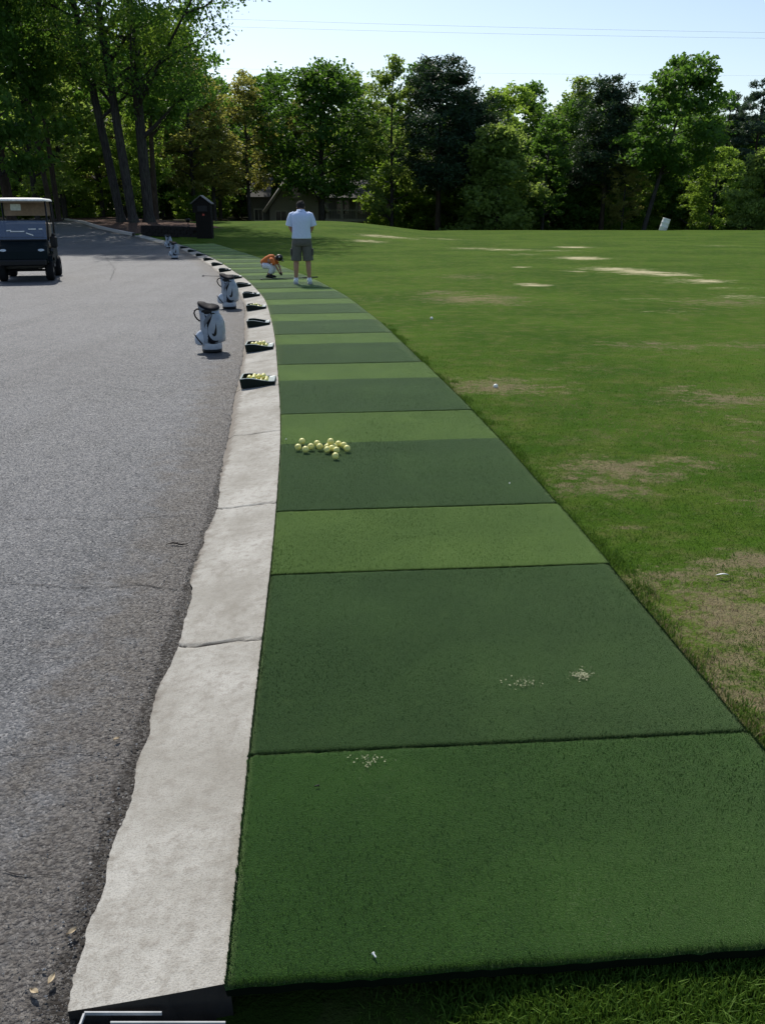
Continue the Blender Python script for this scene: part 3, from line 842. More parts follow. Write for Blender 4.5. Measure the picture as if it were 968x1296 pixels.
    posn[:, 2] = np.maximum(posn[:, 2], .3)
    n = r.normal(0, 1, (nleaf, 3)) + np.array([0, 0, .55]); n /= np.linalg.norm(n, axis=1, keepdims=True)
    a = np.cross(n, r.normal(0, 1, (nleaf, 3))); a /= np.linalg.norm(a, axis=1, keepdims=True); b = np.cross(n, a)
    sz = leaf * r.uniform(.55, 1.25, nleaf)[:, None]
    asp = .62 if kind != 'pine' else .32
    v = np.stack([posn - a * sz * .5, posn + b * sz * .5 * asp + n * sz * .08, posn + a * sz * .55, posn - b * sz * .5 * asp + n * sz * .08], 1)
    ct = r.random(len(cl)); tint = np.clip(ct[idx] * .7 + r.random(nleaf) * .4 - .05, 0, 1)
    f = np.arange(nleaf * 4).reshape(-1, 4)
    tm = mesh_np('trunk', np.concatenate(V), np.concatenate(Fc), [M[bark]], True)
    cm = mesh_np('crown', v.reshape(-1, 3), f, [M[leafmat]], False, {'tint': np.repeat(tint, 4)})
    return tm, cm

def place_tree(name, meshes, loc, rz, sc, label, cat='tree', group=None):
    o = empty(name, loc, label, cat, rz, group); o.scale = sc
    link('trunk', meshes[0], o); link('crown', meshes[1], o)
    return o
def base_z(x, y):
    if x < -12: return float(.62 * ss(y, 36, 64)) - .05
    return -1.15 if y > 84 else (-.9 if y > 78 else -.3)

# the big trees in the mulch bed (unique)
BIG = [
 ('oak_tree', 153, 57.5, 28, 8.0, 7.6, (-2.9, 0), .25, 21, 'tall dark trunked oak leaning left, leftmost of the three in the mulch bed', 'oak'),
 ('oak_tree', 168, 56.5, 29, 9.0, 7.4, (-2.1, 1), .27, 22, 'tall oak with slightly left leaning trunk, middle of the three in the mulch bed', 'lime'),
 ('oak_tree', 188, 57.5, 30, 7.2, 8.3, (-.3, 0), .31, 23, 'straight thick trunked oak nearest the kiosk, its crown overhanging the right', 'oak'),
]
for nm, px, Yd, H_, cb, R, lean, tr, sd, lb, lm in BIG:
    x = (px - CX) * Yd * math.cos(PITCH) / F_PX; z = float(terr(x, Yd)) + .1
    ms = tree_meshes('oak', sd, H_, cb, R, 31000, .235, tr, lean, 20, 1.0, 'bark', lm)
    place_tree(nm, ms, (x, Yd, z), 0, (1, 1, 1), lb, 'tree', 'big trees beside the road bend')

VAR = {
 'oakA': tree_meshes('oak', 1, 16, 3.0, 5.2, 10500, .42, .24, leafmat='oak'),
 'oakB': tree_meshes('oak', 2, 16, 2.2, 5.6, 12000, .42, .26, leafmat='oakdark', nl=18, clump=1.15),
 'oakC': tree_meshes('oak', 3, 16, 2.0, 4.6, 10500, .40, .2, leafmat='lime', nl=16),
 'paleA': tree_meshes('poplar', 4, 16, 2.2, 3.4, 7000, .34, .16, leafmat='pale', nl=18),
 'paleB': tree_meshes('poplar', 5, 16, 3.4, 3.9, 7500, .34, .18, leafmat='brownish', nl=18),
 'popA': tree_meshes('poplar', 6, 16, 2.6, 3.6, 8500, .38, .17, leafmat='oak', nl=16),
 'pineA': tree_meshes('pine', 7, 16, 5.0, 3.9, 21000, .42, .22, bark='bark2', leafmat='pine', nl=26, clump=1.35),
 'pineB': tree_meshes('pine', 8, 16, 7.5, 3.0, 9500, .40, .2, bark='bark2', leafmat='bluepine', nl=15, clump=1.0),
 'bush': tree_meshes('bush', 9, 6, .3, 2.6, 8000, .30, .1, leafmat='oak', nl=12, clump=1.2),
 'maple': tree_meshes('oak', 44, 16, 4.6, 5.6, 17000, .42, .30, leafmat='oakdark', nl=22, clump=1.25),
 'limebush': tree_meshes('bush', 10, 8, .3, 3.3, 17000, .30, .14, leafmat='pale', nl=16, clump=1.3),
 'under': tree_meshes('oak', 12, 9, .6, 3.4, 9000, .36, .1, leafmat='lime', nl=14, clump=1.15),
}
HV = {'bush': 6, 'limebush': 8, 'under': 9}
NM = {'oakA': 'oak_tree', 'oakB': 'maple_tree', 'oakC': 'lime_tree', 'paleA': 'poplar_tree', 'paleB': 'budding_tree', 'popA': 'poplar_tree', 'pineA': 'pine_tree', 'pineB': 'pine_tree', 'bush': 'bush', 'limebush': 'lime_tree', 'under': 'young_tree', 'maple': 'maple_tree', 'lean': 'oak_tree'}
VAR['lean'] = tree_meshes('oak', 31, 16, 6.4, 4.8, 15000, .42, .2, lean=(2.6, 0), leafmat='oak', nl=16, clump=1.05)
T = [ # variant, px of crown, top py, distance, width factor, label
 ('maple', 405, 84, 93, 1.12, 'broad dense dark green maple above the grey house'),
 ('paleA', 496, 74, 92, 1.0, 'tall airy light green tree left of the tall dark pine'),
 ('pineA', 556, 76, 90, 1.2, 'tallest dark pine, dense and rounded at the top, in the middle of the treeline'),
 ('pineA', 597, 116, 93, 1.2, 'dark pine leaning close to the right of the tallest pine'),
 ('limebush', 630, 165, 86, 1.25, 'low round yellow green tree foliaged to the ground, right of the two dark pines'),
 ('popA', 690, 150, 90, 1.2, 'mid green tree between the round low tree and the second dark pine'),
 ('pineA', 768, 102, 91, 1.1, 'dark pine standing alone left of the leaning oak'),
 ('lean', 838, 82, 86, 1.05, 'tall oak with its trunk leaning right, behind the white barrel'),
 ('pineB', 955, 98, 96, 1.0, 'thin blue green pine at the right end of the treeline'),
 ('pineB', 918, 116, 100, .9, 'small dark pine top right of the leaning oak'),
 ('oakC', 905, 185, 88, 1.3, 'bright green low tree right of the leaning oak'),
 ('limebush', 968, 192, 78, 1.2, 'pale green round tree cut by the right edge of the photo'),
 ('paleB', 312, 96, 90, 1.2, 'tall thin leaved olive tree above the left end of the lawn'),
 ('oakA', 345, 92, 112, 1.0, 'round topped green tree left of the broad dark maple'),
 ('paleA', 447, 92, 109, 1.2, 'pale feathery tree peeping between the maple and the airy tree'),
 ('paleB', 268, 130, 84, 1.5, 'olive brown budding tree right of the big trunks'),
 ('oakC', 640, 108, 103, 1.2, 'green treetop behind the low round tree'),
 ('popA', 666, 106, 106, 1.1, 'narrow treetop left of the pale twin tops'),
 ('paleA', 735, 100, 106, 1.3, 'pale bluish treetop behind the lone dark pine'),
 ('oakB', 712, 128, 98, 1.0, 'dark tree filling the gap left of the lone pine'),
 ('oakB', 800, 150, 100, 1.1, 'dark leafy tree between the lone pine and the leaning oak'),
 ('oakB', 885, 146, 99, 1.1, 'dark tree just right of the leaning oak'),
 ('oakA', 940, 150, 102, 1.1, 'green tree under the thin blue pine'),
 ('popA', 530, 80, 104, 1.1, 'treetop showing between the airy tree and the tallest pine'),
 ('oakA', 575, 135, 106, 1.2, 'green tree hidden behind the two joined dark pines'),
 ('paleB', 375, 130, 108, 1.2, 'budding tree behind the left flank of the broad maple'),
 ('oakA', 1010, 130, 100, 1.2, 'green tree beyond the right edge of the treeline'),
 ('paleB', 790, 200, 88, 1.2, 'olive budding tree low between the lone pine and the leaning oak'),
 # left forest
 ('paleB', 240, 60, 82, 1.2, 'light green tree seen behind the right side of the big oaks'),
 ('oakA', 205, 40, 90, 1.2, 'green tree behind the straight thick trunk'),
 ('paleA', 118, 30, 84, 1.5, 'light green tree seen left of the leaning trunks'),
 ('oakC', 70, 40, 78, 1.2, 'bright leaved tree above the golf cart roof'),
 ('paleA', 30, -20, 70, 1.3, 'large dark tree behind the golf cart'),
 ('oakA', -30, -90, 55, .95, 'large green tree at the left edge of the photo'),
 ('paleB', 150, 60, 98, 1.3, 'olive tree deep behind the leaning trunks'),
 ('paleA', 90, 10, 100, 1.2, 'dark tree deep behind the road end'),
 ('oakA', 10, 0, 95, 1.3, 'tree deep in the wood behind the cart'),
 ('oakC', 180, 120, 76, .9, 'young bright tree right behind the three big trunks'),
 ('popA', 275, 100, 98, 1.2, 'narrow green tree left of the tall olive tree'),
]
for i, (vk, px, py, Yd, wf, lb) in enumerate(T):
    H0 = HV.get(vk, 16)
    topp = at_dist(px, py, Yd); x = topp.x
    zmid = at_dist(px, (py + 285) / 2, Yd).x
    x = zmid; z = base_z(x, Yd)
    if vk == 'lean': x = at_dist(812, 288, Yd).x; 
    h = (topp.z - z) * (1.0 if vk != 'lean' else 1.02); k = h / H0
    if vk == 'lean': k2 = k; rz = 0
    else: rz = (i * 2.13) % 6.28
    kw = k * wf
    place_tree(NM[vk], VAR[vk], (x, Yd, z), rz, (kw, kw, k), lb, 'tree', 'trees of the wood round the range')

# deeper rows that close the wood
rr = random.Random(77)
WHO = [(-40, 'the left edge of the photo'), (30, 'the golf cart'), (110, 'the road end'), (170, 'the leaning trunks'), (230, 'the wooden kiosk'), (300, 'the olive tree'), (350, 'the house roof'), (405, 'the broad maple'), (470, 'the airy tree'),
       (555, 'the tallest pine'), (630, 'the low round tree'), (700, 'the mid green tree'), (768, 'the lone pine'), (838, 'the leaning oak'), (905, 'the bright low tree'), (968, 'the blue pine'), (1040, 'the right edge of the photo')]
for row, (Yd, n, ytop) in enumerate(((112, 17, 150), (124, 17, 135))):
    for i, (px, who) in enumerate(WHO):
        px2 = px + rr.uniform(-12, 12) + row * 22; yt = ytop + rr.uniform(-12, 25)
        if px < 260: yt -= 45
        tp = at_dist(px2, yt, Yd); x = at_dist(px2, 215, Yd).x; z = base_z(x, Yd)
        vk = rr.choice(['oakA', 'oakB', 'paleB', 'popA', 'oakC']); k = (tp.z - z) / 16
        place_tree(NM[vk], VAR[vk], (x, Yd + rr.uniform(-3, 3), z), rr.uniform(0, 6.28), (k * 1.5, k * 1.5, k),
                   ('shadowed forest tree far behind ' if row else 'forest tree standing behind ') + who, 'tree', 'deep rows of the wood')
# understory trees and bushes along the wood's edge
UX = [-30, 20, 60, 100, 130, 205, 240, 275, 305, 335, 365, 430, 470, 500, 530, 575, 605, 665, 700, 735, 765, 800, 850, 880, 915, 945, 990]
for i, px in enumerate(UX):
    Yd = 97 + rr.uniform(-4, 5)
    if px < 250: Yd = 84 + rr.uniform(-3, 6)
    if 300 < px < 500: Yd = 108 + rr.uniform(-2, 3)
    yt = rr.uniform(205, 238); tp = at_dist(px, yt, Yd); x = at_dist(px, 250, Yd).x; z = base_z(x, Yd); vk = rr.choice(['bush', 'under', 'under']) if not 300 < px < 500 else 'under'
    k = (tp.z - z) / HV[vk]
    nearest = min(WHO, key=lambda w: abs(w[0] - px))
    side = 'left' if px < nearest[0] - 3 else ('right' if px > nearest[0] + 3 else 'foot')
    lb = 'low shadowed %s in the undergrowth, %s %s' % ('bush' if vk == 'bush' else 'sapling', 'at the foot of' if side == 'foot' else 'just %s of' % side, nearest[1])
    place_tree(NM[vk], VAR[vk], (x, Yd, z), rr.uniform(0, 6.28), (k * 1.35, k * 1.35, k), lb, 'bush' if vk == 'bush' else 'tree', 'undergrowth along the wood')
# the wood goes on to the left of the view
for i in range(16):
    x = -44 - (i % 8) * 8 + rr.uniform(-2, 2); Yd = 72 + (i // 8) * 20 + (i % 8) * 1.5 + rr.uniform(-3, 3); vk = rr.choice(['oakA', 'oakB', 'oakC', 'popA']); k = rr.uniform(.95, 1.25)
    place_tree(NM[vk], VAR[vk], (x, Yd, base_z(x, Yd)), rr.uniform(0, 6.28), (k * 1.3, k * 1.3, k), 'green tree of the wood beyond the left edge of the photo', 'tree', 'wood beyond the left edge')
# far-off wood closing the horizon: one leafy mass
r = np.random.default_rng(99); nl_ = 95000
xx = r.uniform(-110, 110, nl_); yy = 134 + r.random(nl_) ** 2 * 22; hh = 11 + 3 * vn2(xx, yy * 0, 7, 41) + 1.5 * vn2(xx, yy * 0, 2.5, 42); zz = -1.2 + r.random(nl_) ** .8 * hh
zz = np.where(xx < -30, zz * 1.35, zz)
n = r.normal(0, 1, (nl_, 3)); n /= np.linalg.norm(n, axis=1, keepdims=True); a = np.cross(n, r.normal(0, 1, (nl_, 3))); a /= np.linalg.norm(a, axis=1, keepdims=True); b = np.cross(n, a)
pp = np.c_[xx, yy, zz]; sz = r.uniform(.6, 1.3, nl_)[:, None]
v = np.stack([pp - a * sz * .5, pp + b * sz * .35, pp + a * sz * .5, pp - b * sz * .35], 1)
me = mesh_np('distant_wood', v.reshape(-1, 3), np.arange(nl_ * 4).reshape(-1, 4), [M['oakdark']], False, {'tint': np.repeat(np.clip(.5 + .5 * vn2(xx, zz, 3, 5), 0, 1), 4)})
tag(link('distant_wood', me), 'dark mass of foliage far behind the trees', None, None, 'stuff')
# extra bare trunks on the left
def bare(px, Yd, rad, H_, lean, label, ytop=None):
    x = (px - CX) * Yd * math.cos(PITCH) / F_PX
    ms = tree_meshes('oak', int(px) + 300, H_, H_ * .55, 4.2, 7000, .38, rad, (lean, 0), 10, 1.1, 'bark2', 'oak')
    place_tree('oak_tree', ms, (x, Yd, base_z(x, Yd)), 0, (1, 1, 1), label, 'tree', 'trees of the wood round the range')
bare(14, 58, .30, 22, -.8, 'thick dark trunked tree rising behind the left of the cart roof')
bare(66, 66, .17, 20, -1.4, 'slim dark trunk left of a pair, rising behind the cart')
bare(74, 67, .17, 21, -.6, 'slim dark trunk right of a pair, rising behind the cart')
bare(197, 70, .22, 14, .1, 'short dark trunk just right of the straight thick oak')
# ------------------------------------------------------------------ more materials
M['siding'] = simple('grey_siding', (.22, .215, .195), .8)
M['roofing'] = simple('roof_shingle', (.07, .065, .06), .9, bump=.5, bscale=30)
M['trimw'] = simple('pale_trim', (.32, .31, .29), .7)
M['window'] = simple('window_glass', (.02, .025, .03), .12)
M['darkwood'] = simple('shade_dark_wood', (.014, .012, .011), .85, .1, bump=.4, bscale=40)  # dark kiosk wood, deepened in colour for the shade it stands in
M['black'] = simple('black_plastic', (.010, .010, .011), .5, .25)
M['blackfab'] = simple('black_nylon', (.010, .010, .013), .7, .12, bump=.3, bscale=600)
M['whiteplastic'] = simple('white_plastic', (.74, .75, .74), .4)
M['red'] = simple('red_enamel', (.40, .04, .02), .5)
M['steel'] = simple('steel', (.35, .36, .37), .35, metal=.9)
M['bagvinyl'] = simple('pale_grey_vinyl', (.27, .31, .37), .32, var=.08, bump=.15, bscale=400)
M['bagpale'] = simple('white_vinyl', (.44, .48, .55), .3, var=.06)
M['baggrey'] = simple('grey_vinyl', (.12, .135, .16), .45, var=.1)
M['tray'] = simple('dark_green_plastic', (.006, .013, .010), .6, .15, var=.25)
M['trayrim'] = simple('sky_sheen_green_plastic', (.34, .39, .38), .3, var=.25, scale=60)  # rim plastic made pale: the sky's reflection painted into its colour
def m_ball():
    t = NT('range_ball')
    c = t.mix(t.ramp(t.noise(60, 3), .35, .7), (.84, .79, .27), (.70, .64, .20))
    return t.end(t.pbr(c, .35, t.bump(t.vor(420), .0006, .8), .5))
M['ball'] = m_ball()
M['whiteball'] = simple('white_range_ball', (.78, .78, .72), .35, scale=60)
M['skin'] = simple('skin', (.36, .19, .12), .55, var=.08)
M['hair'] = simple('dark_hair', (.012, .009, .007), .9, var=.3, scale=150)
M['polo'] = simple('pale_blue_white_cotton', (.56, .65, .86), .85, var=.04, bump=.4, bscale=60)
M['shorts'] = simple('grey_brown_cotton', (.105, .10, .088), .9, var=.12, bump=.5, bscale=50)
M['orange'] = simple('orange_cotton', (.52, .13, .02), .85, var=.1)
M['whitecloth'] = simple('white_cotton', (.62, .64, .70), .85, var=.05)
M['shoe'] = simple('white_leather', (.70, .73, .78), .5)
M['sole'] = simple('rubber_sole', (.35, .36, .38), .7)
M['cartgreen'] = simple('dark_green_paint', (.003, .008, .009), .42, .12, var=.1)
M['tan'] = simple('tan_vinyl', (.26, .20, .14), .6)
M['tyre'] = simple('tyre_rubber', (.012, .012, .013), .85, .15)
M['roofw'] = simple('cream_roof', (.85, .84, .80), .5)
M['dash'] = simple('dash_grey', (.05, .052, .055), .5)
def m_glass():
    t = NT('windscreen')
    g = t.n('ShaderNodeBsdfGlossy'); g.inputs['Roughness'].default_value = .05; g.inputs['Color'].default_value = (.75, .8, .9, 1)
    tr = t.n('ShaderNodeBsdfTransparent'); tr.inputs[0].default_value = (.55, .62, .7, 1)
    d = t.n('ShaderNodeBsdfDiffuse'); d.inputs[0].default_value = (.16, .19, .27, 1)
    m1 = t.n('ShaderNodeMixShader'); m1.inputs[0].default_value = .35; t.L(tr.outputs[0], m1.inputs[1]); t.L(d.outputs[0], m1.inputs[2])
    fr = t.n('ShaderNodeFresnel'); fr.inputs[0].default_value = 1.9
    m2 = t.n('ShaderNodeMixShader'); t.L(fr.outputs[0], m2.inputs[0]); t.L(m1.outputs[0], m2.inputs[1]); t.L(g.outputs[0], m2.inputs[2])
    return t.end(m2.outputs[0])
M['glass'] = m_glass()
M['lamp'] = simple('headlight_lens', (.55, .6, .62), .1)

# ------------------------------------------------------------------ house behind the hump
def X_at(px, Yd, py=275): return at_dist(px, py, Yd).x
YH = 99.0
hb = -1.3
h = empty('house', (X_at(372, YH), YH, hb), 'grey gabled house half hidden under the broad maple behind the grassy hump', 'house')
def lx(px): return X_at(px, YH) - h.location.x
def lz(py): return at_dist(400, py, YH).z - hb
xl, xr = lx(340), lx(412); xm = (xl + xr) / 2; ez, pz = lz(264), lz(212)
mb = MB(); mb.prism([(xl + .15, 0), (xr - .15, 0), (xr - .15, ez), (xm, pz - .35), (xl + .15, ez)], 0, 9); mb.build('wall', M['siding'], h)
rf = MB()
for sx, x0 in ((-1, xl), (1, xr)):
    a = Vector((xm, 0, pz)); b = Vector((x0 + sx * .35, 0, ez - .35)); dvec = (b - a)
    nrm = Vector((-dvec.z, 0, dvec.x)).normalized() * (.1 if sx < 0 else -.1) * -1
    v = [a, b, b + nrm, a + nrm]; v = [Vector((p.x, y, p.z)) for y in (-.5, 9.4) for p in v]
    rf.add(v, [(0, 1, 2, 3), (7, 6, 5, 4), (0, 4, 5, 1), (1, 5, 6, 2), (2, 6, 7, 3), (3, 7, 4, 0)])
roof = rf.build('roof', M['roofing'], h)
for sx, x0 in ((-1, xl), (1, xr)):
    b = MB(); b.tube([(xm, -.62, pz + .02), (x0 + sx * .38, -.62, ez - .38)], .20, 4); b.build('fascia', M['trimw'], roof)
def window(cx, cz, w, hh, par, y=-.03):
    f = MB(); f.box((cx, y, cz + hh / 2 + .05), (w + .2, .08, .1)); f.box((cx, y, cz - hh / 2 - .05), (w + .2, .08, .1)); f.box((cx - w / 2 - .05, y, cz), (.1, .08, hh)); f.box((cx + w / 2 + .05, y, cz), (.1, .08, hh)); f.box((cx, y, cz), (.05, .06, hh))
    o = f.build('window', M['trimw'], par); g = MB(); g.box((cx, y + .01, cz), (w, .03, hh)); g.build('pane', M['window'], o)
window(lx(356), lz(275), 1.1, 1.2, h); window(lx(388), lz(275), 1.2, 1.2, h); window(lx(376), lz(243), .9, 1.1, h)
w2 = MB(); w2.box(((lx(316) + xl) / 2, 3.5, lz(250) / 2), (xl - lx(316), 5, lz(250))); w2.build('wing_wall', simple('shade_dark_siding', (.10, .10, .095), .8), h)  # wing siding darkened, the roof's shade put into the colour
w2 = MB(); w2.add([(lx(312), .7, lz(251)), (xl + .2, .7, lz(251)), (xl + .2, 4, lz(225)), (lx(312), 4, lz(225)), (lx(312), .7, lz(249)), (xl + .2, .7, lz(249)), (xl + .2, 4, lz(223)), (lx(312), 4, lz(223))], [(0, 1, 2, 3), (4, 7, 6, 5), (0, 4, 5, 1), (3, 2, 6, 7), (0, 3, 7, 4), (1, 5, 6, 2)])
w2.build('wing_roof', M['roofing'], h)
window(lx(326), lz(272), .8, 1.1, h, .95)
# porch on the right
x0, x1 = xr - .1, lx(510)
w3 = MB(); w3.box(((x0 + x1) / 2, 5, lz(245) / 2), (x1 - x0, 4, lz(245))); w3.build('porch_wall', M['siding'], h)
w3 = MB(); w3.add([(x0, .4, lz(252)), (x1 + .3, .4, lz(252)), (x1 + .3, 5, lz(228)), (x0, 5, lz(228)), (x0, .4, lz(250)), (x1 + .3, .4, lz(250)), (x1 + .3, 5, lz(226)), (x0, 5, lz(226))], [(0, 1, 2, 3), (4, 7, 6, 5), (0, 4, 5, 1), (3, 2, 6, 7), (0, 3, 7, 4), (1, 5, 6, 2)])
w3.build('porch_roof', M['roofing'], h)
d = MB(); d.box(((x0 + x1) / 2, 1.7, lz(279)), (x1 - x0, 2.6, .25)); d.build('deck', M['trimw'], h)
rl = MB(); rl.box(((x0 + x1) / 2, .45, lz(266)), (x1 - x0, .09, .12))
for i in range(28):
    rl.box((x0 + (x1 - x0) * (i + .5) / 28, .45, (lz(266) + lz(279)) / 2), (.05, .05, lz(266) - lz(279) - .02))
rl.build('railing', M['trimw'], h)
for i in range(6):
    p = MB(); xx_ = x0 + .25 + (x1 - x0 - .5) * i / 5; p.box((xx_, .62, lz(252) / 2), (.2, .2, lz(252) - .02)); p.build('post', M['trimw'], h)
for i in range(3): window(x0 + (x1 - x0) * (.22 + i * .28), lz(262), 1.3, 1.4, h, 2.97)

# ------------------------------------------------------------------ kiosk, low wall, path light
kp = P(259, 302.5); kz = kp.z
k = empty('kiosk', (kp.x, kp.y, kz), 'dark wooden gabled kiosk standing at the left end of the lawn', 'kiosk')
mb = MB(); mb.box((.04, .1, .62), (.74, .52, 1.24)); mb.build('base', M['darkwood'], k)
mb = MB(); mb.box((-.02, .1, 1.42), (.84, .60, .42)); mb.prism([(-.44, 1.63), (.40, 1.63), (-.02, 1.93)], -.2, .4); mb.build('cabinet', M['darkwood'], k)
mb = MB()
for sx in (-1, 1):
    a = Vector((-.02, 0, 1.97)); b = Vector((-.02 + sx * .50, 0, 1.60)); up = Vector((0, 0, .04))
    v = [Vector((p.x, y, p.z)) for y in (-.26, .46) for p in (a, b, b + up, a + up)]
    mb.add(v, [(0, 1, 2, 3), (7, 6, 5, 4), (0, 4, 5, 1), (1, 5, 6, 2), (2, 6, 7, 3), (3, 7, 4, 0)])
mb.build('roof', simple('kiosk_roof', (.10, .095, .09), .6), k)
mb = MB(); mb.box((.03, -.215, 1.40), (.46, .02, .26)); mb.build('door', M['black'], k)
mb = MB(); mb.box((.06, -.17, 1.12), (.09, .02, .09)); mb.build('badge', M['red'], k)
# low wall
a = P(249, 302); b = P(178, 299)
wl = MB(); dx = b - a; L = dx.length; nb_ = 9
for row in range(3):
    for i in range(nb_):
        t0 = (i + (.5 if row % 2 else 0)) / nb_; t1 = min(1, t0 + 1 / nb_ - .006)
        if t0 >= 1: continue
        c = a.lerp(b, (t0 + t1) / 2); wl.box((c.x, c.y + .5, c.z + .10 + row * .17), (L * (t1 - t0), .3, .165), Matrix.Rotation(math.atan2(dx.y, dx.x), 3, 'Z').to_euler(), bev=.012)
o = wl.build('retaining_wall', simple('shade_dark_stone', (.022, .019, .018), .95, .1, bump=.5, bscale=30)); tag(o, 'low dark block retaining wall between the kiosk and the mulch bed', 'wall')  # stone near black: the shadow lying on the wall is in its colour
p = P(228, 296)
lt = empty('path_light', (p.x, p.y + 2.2, p.z + .12), 'small black path light on a stake behind the low wall', 'lamp')
mb = MB(); mb.tube([(0, 0, 0), (0, 0, .42)], .025, 8); mb.build('stake', M['black'], lt)
mb = MB(); mb.loft([(0, 0, .42, .09, .09), (0, 0, .52, .12, .12), (0, 0, .60, .15, .15), (0, 0, .64, .06, .06)], 16); mb.build('lamp_head', M['black'], lt)

# ------------------------------------------------------------------ barrel
def lawn_at(x, y): return float(lawn_z(np.array([x]), np.array([y]), None, np.array([20.]))[0])
bp = at_dist(838, 289.5, 70)
B = empty('target_barrel', (bp.x, 70, lawn_at(bp.x, 70) - .06), 'white plastic barrel leaning to the right on the far edge of the grass', 'barrel')
B.rotation_euler = (math.radians(6), math.radians(13), .2)
mb = MB(); mb.loft([(0, 0, 0, .27, .27), (0, 0, .04, .29, .29), (0, 0, .3, .30, .30), (0, 0, .33, .315, .315), (0, 0, .36, .30, .30), (0, 0, .62, .30, .30), (0, 0, .65, .315, .315), (0, 0, .68, .30, .30), (0, 0, .92, .29, .29), (0, 0, .96, .30, .30), (0, 0, .97, .28, .28), (0, 0, .93, .26, .26)], 32)
mb.build('drum', M['whiteplastic'], B)
mb = MB(); mb.ball((.12, 0, .94), .035, 10, 0, (1, 1, .4)); mb.build('bung', M['dash'], B)

# ------------------------------------------------------------------ overhead wires
YW = 84
for i, (ya, yb, lb) in enumerate(((20, 38, 'uppermost thin power line crossing the sky'), (30, 45, 'second thin power line crossing the sky, just under the uppermost'), (84, 92, 'lowest thin power line, passing in front of the treetops'))):
    A = at_dist(200, ya - 3, YW); Bq = at_dist(1020, yb + 1, YW); dv = (Bq - A); A2 = A - dv * .35; B2 = Bq + dv * .25
    pts_ = [A2.lerp(B2, t / 30) + Vector((0, 0, .35 * ((t / 15 - 1) ** 2 - 1))) for t in range(31)]
    mb = MB(); mb.tube(pts_, .007 if i < 2 else .004, 5); o = mb.build('power_line', simple('weathered_wire%d' % i, (.25, .27, .29), .6)); tag(o, lb, 'power line', 'power lines over the range')

